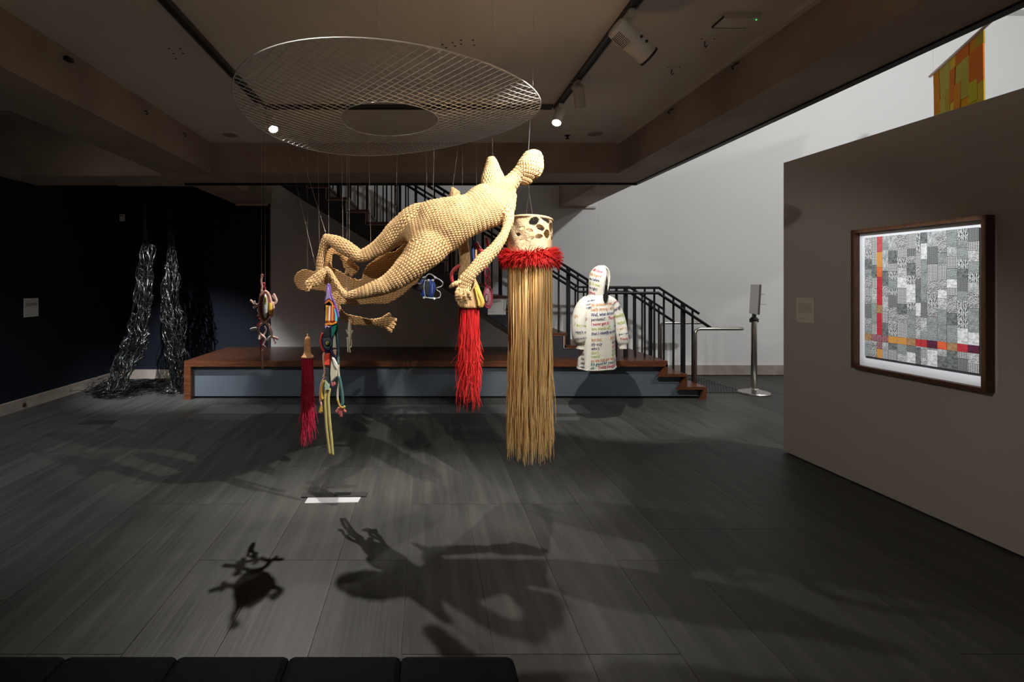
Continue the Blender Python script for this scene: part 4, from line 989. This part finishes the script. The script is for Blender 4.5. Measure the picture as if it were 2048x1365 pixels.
card('wall_label', 'small white card with a ledge on the white back wall', lambda u, n, z: Vector((c1.x+u, WB-n, c1.z+z)), 20*WB/F, 28*WB/F, M['card'], M['ink2'], c1, [(.75, 3, .9)])
sens = thing('wall_sensor', P(246, 443, 7.54), 'small white sensor box high on the navy back wall', 'sensor')
a = P(241, 443, 7.55); b = P(250.5, 429, 7.55)
MB().box((a.x, 7.515, a.z), (b.x, 7.55, b.z)).build('housing', M['card'], sens, bevel=.008)
MB().box((a.x+.012, 7.512, b.z-.03), (b.x-.012, 7.516, b.z-.018)).build('slot', M['lampdark'], sens)
so = thing('skirting_socket', (-4.74, 5.75, .07), 'round brass-coloured socket in the left skirting board', 'socket')
mm = Matrix.Rotation(PI/2, 4, 'Y')
yk = 4.74*F/(VX-48); MB().lathe([(.026, 0), (.026, .008), (.02, .012)], (-4.742, yk, .052), 16, mm).build('ring', cmat('bronze', (.22, .11, .05), .4, metal=.8), so)
MB().lathe([(.012, .012), (.012, .015)], (-4.742, yk, .052), 12, mm).build('hole', M['lampdark'], so)

# sign stand
SD = 6.53; sb = P(1508, 787, SD); sb.z = 0
ss = thing('sign_stand', sb, 'brushed steel post stand holding a tilted notice, in front of the white wall', 'sign stand')
MB().lathe([(.19, 0), (.192, .012), (.185, .022), (.06, .055), (.045, .07)], sb, 40).build('base', M['steel'], ss, smooth=False)
MB().lathe([(.036, .06), (.036, 1.0), (.03, 1.01)], sb, 24).build('post', M['steel'], ss, smooth=True)
MB().lathe([(.037, .975), (.040, .98), (.040, 1.02), (.03, 1.03)], sb, 20).build('collar', M['lampdark'], ss, smooth=True)
MB().box((sb.x-.05, SD-.02, .96), (sb.x+.05, SD+.02, 1.01)).build('clamp', M['lampdark'], ss)
Rs = Matrix.Translation(Vector((sb.x, SD, 1.02))) @ Matrix.Rotation(math.radians(74), 4, 'Z') @ Matrix.Rotation(math.radians(3), 4, 'X')
MB().box((-.04, -.012, 0), (.04, .012, .06), Rs).build('bracket', M['lampdark'], ss)
MB().box((-.155, -.012, .05), (.155, .012, .45), Rs).build('holder', M['steel'], ss)
MB().box((-.14, -.0145, .065), (.14, -.012, .435), Rs).build('notice', cmat('notice_paper', (.45, .43, .43), .7), ss)
mb = MB()
for k in range(16): mb.box((-.12, -.0152, .40-k*.021), (.12 if k % 5 else .02, -.0146, .408-k*.021), Rs)
mb.build('text_block', M['ink'], ss)

# ------------------------------------------------------------------ floor fittings
gx0, gx1, gy0, gy1 = 3.60, 4.35, 6.55, 7.55
gr = thing('floor_grate', (gx0, gy0, 0), 'black metal entrance grate set in the floor beside the steps', 'grate')
MB().box((gx0, gy0, .0), (gx1, gy1, .002)).build('pit', M['lampdark'], gr)
for k in range(19):
    xk = gx0+.02+k*(gx1-gx0-.04)/18; MB().box((xk-.004, gy0, .002), (xk+.004, gy1, .012)).build('grate_bar', M['iron'], gr)
for k in range(15):
    yk = gy0+.02+k*(gy1-gy0-.04)/14; MB().box((gx0, yk-.009, .002), (gx1, yk+.009, .013)).build('grate_cross_bar', cmat('grate_grey', (.13, .13, .13), .4, metal=.5), gr)
fb = P(668, 993, H*F/(993-VY))
fbx = thing('floor_box', fb, 'black floor box lid with a bright steel edge in the middle of the floor', 'floor box')
def fl(px, py): return P(px, py, H*F/(py-VY))
def fquad(name, pts, m, par, h_=.006):
    q = [fl(*p) for p in pts]; return MB().prism([Vector((p.x, p.y, 0)) for p in q], (0, 0, h_)).build(name, m, par)
fquad('lid', [(602, 997), (606, 988), (735, 987), (732, 995)], M['lampdark'], fbx, .008)
fquad('lid_gap', [(668, 995), (670, 988), (703, 988), (700, 993)], M['iron'], fbx, .010)
fquad('steel_edge', [(609, 1008), (616, 997), (722, 996), (716, 1006)], cmat('bright_plate', (.62, .62, .64), .35, metal=.3), fbx, .004)
fb2 = thing('floor_box', fl(195, 846), 'small dark floor box lid near the left wall', 'floor box')
fquad('lid', [(154, 850), (172, 843), (234, 842), (222, 849.5)], M['lampdark'], fb2, .005)
fb3 = thing('floor_box', fl(1132, 838), 'small grey floor box lid right of the straw skirt', 'floor box')
fquad('lid', [(1110, 842), (1114, 835), (1160, 835), (1158, 842)], cmat('grey_plate', (.14, .14, .15), .4, metal=.4), fb3, .004)

# ------------------------------------------------------------------ bench
bn = thing('bench', (-1.0, .95, 0), 'black leather bench with stitched channels in the foreground', 'bench')
xr_ = .245; bw = .3135
for k in range(8):
    MB().box((xr_-(k+1)*bw-.004, .62, .33), (xr_-k*bw+.004, 1.365, .452)).build('cushion', M['leather'], bn, bevel=.02)
MB().box((xr_-8*bw+.02, .64, .26), (xr_-.02, 1.345, .335)).build('base', M['leather'], bn)
for xk in (xr_-.15, xr_-8*bw+.15):
    for yk in (.72, 1.27): MB().box((xk-.025, yk-.025, 0), (xk+.025, yk+.025, .262)).build('leg', M['steel'], bn)

# ------------------------------------------------------------------ yellow textile in the tall well
ZT = 4.3; A_ = Vector(((1862-VX)/F, 1, 0)); DA, Dbb = (ZT-H)*F/(VY-153), (ZT-H)*F/(VY-38)
ra = Vector(((1860-VX)/F*DA, DA, ZT)); rb = Vector(((1987-VX)/F*Dbb, Dbb, ZT))
yt = thing('hanging_textile', (ra+rb)/2, 'yellow and orange knitted patchwork hanging from a rod high above the partition', 'textile')
MB().tube([ra, rb], .018, 10).build('rod', cmat('pale_rod', (.42, .30, .24), .6), yt, smooth=True)
dr = (rb-ra); rp = random.Random(4); L = dr.length; dr.normalize(); nr = Vector((-dr.y, dr.x, 0))
pals = [(.55, .36, .015), (.62, .22, .01), (.52, .42, .02), (.60, .14, .01), (.45, .36, .06), (.66, .30, .01), (.40, .28, .02), (.62, .40, .03)]
ym = [mat('yarn_%d' % i, c, .95, 0, tuple(v*.7 for v in c), 120, .6, 150, .1) for i, c in enumerate(pals)]
te = .06*L
for ci in range(8):
    wv = L*.80/8*(1 if ci % 2 else 1.0); z = 0
    while z < 1.45:
        hh = .14 if z == 0 else rp.uniform(.2, .5)
        z2 = min(1.45, z+hh); of = .008*rp.random()
        pts = []
        for aa, bb in ((0, z), (1, z), (1, z2), (0, z2)):
            sk = .06*bb*(.5-(ci+aa)/8)
            pts.append(ra+dr*(te+wv*(ci+aa)+sk)+nr*(of+.03*math.sin(ci*1.1+aa*1.1)*bb)+Vector((0, 0, -.015-bb)))
        MB().prism(pts, nr*.012).build('knit_patch', rp.choice(ym), yt); z = z2
for q_ in (ra+dr*.1, rb-dr*.1): wireto('hanging_wire', [q_, q_+Vector((0, 0, 1.55))], yt, .0015)

# ------------------------------------------------------------------ ceiling fittings
def track(label, a, b):
    t = thing('lighting_track', a, label, 'track', 'ceiling lighting tracks'); a, b = Vector(a), Vector(b)
    d = (b-a).normalized(); n = Vector((-d.y, d.x, 0))
    for o_, w_, m, nm in ((0, .017, M['lampdark'], 'channel'), (-.022, .005, cmat('dark_bronze', (.10, .085, .07), .5, metal=.5), 'flange'), (.022, .005, M['dark_bronze'], 'flange')):
        MB().prism([a+n*(o_-w_), a+n*(o_+w_), b+n*(o_+w_), b+n*(o_-w_)], (0, 0, -.030 if nm == 'flange' else -.022)).build(nm, m, t)
TLX, TRX, TY = -1.43, 1.158, 4.26
track('black lighting track running to the back at left of the mesh disc', (TLX, -.8, ZC), (TLX, TY+.02, ZC))
track('black lighting track running to the back at right of the mesh disc', (TRX, -.8, ZC), (TRX, TY+.02, ZC))
track('black lighting track crossing behind the mesh disc', (TLX+.04, TY, ZC), (TRX-.04, TY, ZC))

def can(label, base, pos, tgt, ln=.17, rad=.042, on=True, grp='track spotlights'):
    """base: point on the track; pos: front glass centre; tgt: aim"""
    base, pos, tgt = Vector(base), Vector(pos), Vector(tgt)
    t = thing('track_spotlight', base, label, 'spotlight', grp)
    d = (tgt-pos).normalized(); back = pos-d*ln
    rot = d.to_track_quat('Z', 'Y').to_matrix().to_4x4()
    MB().box(base+Vector((-.018, -.06, -.055)), base+Vector((.018, .06, -.025))).build('adapter', M['lamp'], t)
    MB().tube([base+Vector((0, 0, -.05)), back+d*ln*.45], .009, 8).build('arm', M['lamp'], t)
    MB().lathe([(rad*.55, 0), (rad*.9, .012), (rad, .03), (rad, ln), (rad*.9, ln), (rad*.88, ln-.02), (.001, ln-.021)], back, 24, rot).build('housing', M['lamp'], t, smooth=False)
    hs_ = t.children[-1] if t.children[-1].name.startswith('housing') else [c for c in t.children if c.name.startswith('housing')][0]
    if on: MB().lathe([(rad*.86, ln-.012), (rad*.5, ln-.006), (.001, ln-.004)], back, 24, rot).build('lens', M['glow'], hs_)
    return t
LAMPS = []
def lamp(label, base, pos, tgt, deg, power, **k):
    can(label, base, pos, tgt)
    pos, tgt = Vector(pos), Vector(tgt); d = (tgt-pos).normalized()
    spot('track_lamp_light', pos+d*.012, tgt, deg, power, **k)
lamp('lit track spotlight at left, seen through the mesh disc', (TLX, 4.2, ZC), P(547, 259, 4.12), (-.25, 2.55, .1), 70, 360, radius=.014, blend=1)
lamp('lit track spotlight at the right end of the cross track', (TRX, 4.2, ZC), P(1113, 246, 4.12), (.0, 2.9, .0), 56, 120, radius=.014, blend=.9)
lamp('downward track spotlight next to the lit one, aimed at the hooded jumper', (TRX, 3.72, ZC), P(1160, 213, 3.74), (1.95, 5.4, .85), 50, 290, radius=.012)
lamp('track spotlight in front of the framing projector, aimed at the crocheted woman', (TRX, 2.2, ZC), (1.12, 2.24, 2.88), (.30, 3.1, 1.9), 46, 370, radius=.012)
lamp('track spotlight on the right track above the bench, aimed at the straw skirt', (TRX, .8, ZC), (1.12, .86, 2.86), (.66, 3.3, .95), 36, 210, radius=.014)
lamp('track spotlight on the left track above the bench, aimed across the floating figures', (TLX, 1.3, ZC), (-1.38, 1.36, 2.86), (.5, 3.1, 1.2), 64, 110, radius=.014)
lamp('track spotlight in the left bay aimed at the black strands', (-3.4, 4.6, 3.42), (-3.4, 4.66, 3.0), (-3.4, 6.4, .75), 50, 850, color=(.92, .96, 1), radius=.016, blend=1)
lamp('track spotlight in the left bay washing the floor by the wall', (-3.7, 2.4, 3.42), (-3.7, 2.46, 3.2), (-3.3, 4.1, 0), 84, 300, color=(.95, .97, 1), radius=.016, blend=.8)

for xk, lab in ((6.0, 'wall washer lamp on the ceiling of the tall well, nearer the beam'), (9.0, 'wall washer lamp on the ceiling of the tall well, farther from the beam')):
    t = thing('wall_washer', (xk, 2.6, 5.85), lab, 'light', 'wall washers')
    MB().box((xk-.25, 2.42, 5.74), (xk+.25, 2.78, 5.80)).build('housing', M['lamp'], t); MB().tube([(xk, 2.6, 5.85), (xk, 2.6, 5.79)], .02, 8).build('stem', M['lamp'], t)

# framing projector on the right track
pj0 = Vector((1.08, 2.76, 2.965)); tgt = W((ua+ub)/2, 0, (za+zb)/2); ax = (tgt-pj0).normalized()
pj = thing('framing_projector', (TRX, 2.8, ZC), 'large cream framing projector on the right track, aimed at the framed patchwork', 'spotlight')
rot = ax.to_track_quat('Z', 'Y').to_matrix().to_4x4()
MB().lathe([(.045, 0), (.058, .01), (.06, .03), (.06, .13), (.056, .132), (.056, .27), (.0565, .27), (.0565, .262), (.053, .262), (.052, .14), (.001, .139)], pj0, 32, rot).build('housing', M['lamp'], pj)
MB().lathe([(.0585, .258), (.0585, .272), (.0535, .272), (.0535, .258), (.0585, .258)], pj0, 32, rot, False).build('front_ring', M['lampdark'], pj)
MB().box((-.02, -.05, -.05), (.02, .05, 0), Matrix.Translation((TRX, 2.76, ZC-.02))).build('adapter', M['lamp'], pj)
MB().tube([(TRX, 2.76, ZC-.05), pj0+ax*.09], .012, 8).build('arm', M['lamp'], pj)
mb = MB()
for i in range(7):
    for j in range(9):
        th = -2.3+i*.16; p = rot @ Vector((.0605*math.cos(th), .0605*math.sin(th), .035+j*.010))
        mb.box(pj0+p-Vector((.0022,)*3), pj0+p+Vector((.0022,)*3))
mb.build('vent_grille', M['lampdark'], pj)
for s in (.15, .19):
    p = rot @ Vector((-.06, .012, s)); MB().box(pj0+p-Vector((.006,)*3), pj0+p+Vector((.006,)*3)).build('shutter_knob', M['lampdark'], pj)
# shutter plate with the cropped opening
src = pj0+ax*.165; pd = .235
right = rot.to_3x3() @ Vector((1, 0, 0)); upv = rot.to_3x3() @ Vector((0, 1, 0))
hole = []
for u_, z_ in ((ua+fw+.002, za+fw+.002), (ub-fw-.002, za+fw+.002), (ub-fw-.002, zb-fw-.002), (ua+fw+.002, zb-fw-.002)):
    q = W(u_, .012, z_); d = q-src; t = (pd-.165)/d.dot(ax); p = src+d*t-(pj0+ax*pd); hole.append((p.dot(right), p.dot(upv)))
ang0 = [math.atan2(b, a) for a, b in hole]
outer = [(.0525*math.cos(a), .0525*math.sin(a)) for a in ang0]
mb = MB(); c = pj0+ax*pd
NN = 48; ring_o = []; ring_i = []
import bisect
hc = (sum(h[0] for h in hole)/4, sum(h[1] for h in hole)/4)
def ray_hole(a):
    best = None
    for i in range(4):
        p, q = hole[i], hole[(i+1) % 4]; dx, dy = math.cos(a), math.sin(a); ex, ey = q[0]-p[0], q[1]-p[1]
        den = dx*ey-dy*ex
        if abs(den) < 1e-12: continue
        t = ((p[0]-hc[0])*ey-(p[1]-hc[1])*ex)/den; s = ((p[0]-hc[0])*dy-(p[1]-hc[1])*dx)/den
        if t > 0 and -1e-6 <= s <= 1+1e-6: best = (hc[0]+dx*t, hc[1]+dy*t)
    return best
angs = sorted([2*PI*k/NN-PI for k in range(NN)]+[math.atan2(h[1]-hc[1], h[0]-hc[0]) for h in hole])
for a in angs:
    p = ray_hole(a) or hc; ring_i.append(c+right*p[0]+upv*p[1]); ring_o.append(c+right*.0535*math.cos(a)+upv*.0535*math.sin(a))
n = len(angs)
mb.add(ring_i+ring_o, [(i, (i+1) % n, (i+1) % n+n, i+n) for i in range(n)])
mb.build('shutter_plate', M['lampdark'], pj, fix=False)
spot('projector_light', src, c+right*hc[0]+upv*hc[1], 60, 260, color=(.95, .98, 1), blend=.1, radius=.0012)

# small ceiling things
def on_ceiling(px, py): return P(px, py, (ZC-H)*F/(VY-py))
for px, py, lab in ((460, 269, 'round flush ceiling speaker at the left rear of the ceiling'), (1190, 267, 'round flush ceiling speaker at the right rear of the ceiling')):
    c = on_ceiling(px, py); t = thing('ceiling_speaker', c, lab, 'speaker', 'ceiling speakers')
    MB().lathe([(.085, 0), (.085, -.004), (.078, -.007)], c, 28).build('rim', M['ceil'], t); MB().lathe([(.076, -.002), (.076, -.008), (.05, -.010)], c, 28).build('grille', cmat('speaker_grille', (.30, .27, .24), .8), t)
for px, py, lab in ((1348, 134, 'flat cable plate with a hook on the ceiling, nearer the back'), (1416, 76, 'flat cable plate with a hook on the ceiling, beside the exit light')):
    c = on_ceiling(px, py); t = thing('ceiling_plate', c, lab, 'plate', 'ceiling plates')
    MB().box(c+Vector((-.06, -.035, -.004)), c+Vector((.06, .035, 0))).build('plate', M['ceil'], t, bevel=.01)
    for k in (-1, 1): MB().lathe([(.005, -.007), (.005, -.003)], c+Vector((k*.04, 0, 0)), 8).build('screw', M['lampdark'], t)
    MB().tube([c+Vector((0, .03, -.004)), c+Vector((.0, .04, -.03)), c+Vector((.012, .045, -.038)), c+Vector((.02, .04, -.025))], .004, 6).build('hook', M['lampdark'], t)
c = on_ceiling(1135, 271); t = thing('sprinkler', c, 'small sprinkler head on the ceiling near the cross beam', 'sprinkler')
MB().lathe([(.03, 0), (.03, -.004), (.012, -.01), (.008, -.03), (.02, -.032), (.02, -.036)], c, 16).build('head', M['lampdark'], t)
c = on_ceiling(1470, 36); t = thing('emergency_light', c, 'thin rectangular emergency light panel under the ceiling with green diode', 'light')
MB().box(c+Vector((-.10, -.055, -.03)), c+Vector((.10, .055, -.0))).build('body', M['ceil'], t); MB().box(c+Vector((-.102, .054, -.031)), c+Vector((.102, .058, -.018))).build('edge', M['lampdark'], t); MB().box(c+Vector((-.104, -.058, -.031)), c+Vector((-.1, .058, -.018))).build('edge', M['lampdark'], t)
MB().lathe([(.004, -.034), (.003, -.038)], c+Vector((.095, -.045, 0)), 8).build('diode', mat('green_diode', (.05, .8, .15), .4, emit=1.2), t)
t = thing('conduit', (2.14, 3, ZC), 'pale conduit clipped along the right beam under the ceiling', 'conduit')
MB().box((2.115, 1.0, ZC-.028), (2.154, 3.35, ZC)).build('duct', M['ceil'], t); MB().box((2.128, 3.35, ZC-.018), (2.154, 5.38, ZC)).build('duct', M['ceil'], t)
for yk in (3.32, 4.2):
    MB().tube([(2.15, yk, ZC-.05), (2.13, yk, ZC-.06), (2.12, yk+.03, ZC-.07), (2.14, yk+.04, ZC-.08)], .006, 6).build('cable_loop', M['lampdark'], t)
an = P(133, 119, 2.40*F/(VX-133)); tw_ = thing('tension_wire', an, 'thin tension wire strung across the ceiling from the left beam', 'wire')
b_ = on_ceiling(1345, 150)-Vector((0, 0, .03)); m_ = Vector((-.55, 3.6, 2.92))
MB().tube([an, m_, b_], .0016, 5).build('wire', M['wire'], tw_)
MB().box(an+Vector((-.0, -.03, -.012)), an+Vector((.03, .03, .012))).build('anchor', M['iron'], tw_)
for px, py in ((289, 222), (366, 267)):
    q = P(px, py, 2.40*F/(VX-px)); t = thing('beam_hook', q, 'small hook screwed into the left beam, %s' % ('the nearer one' if px < 300 else 'closer to the cross beam'), 'hook', 'beam hooks')
    MB().tube([q, q+Vector((.02, 0, 0)), q+Vector((.03, 0, -.02)), q+Vector((.015, 0, -.035))], .005, 6).build('hook', M['iron'], t)
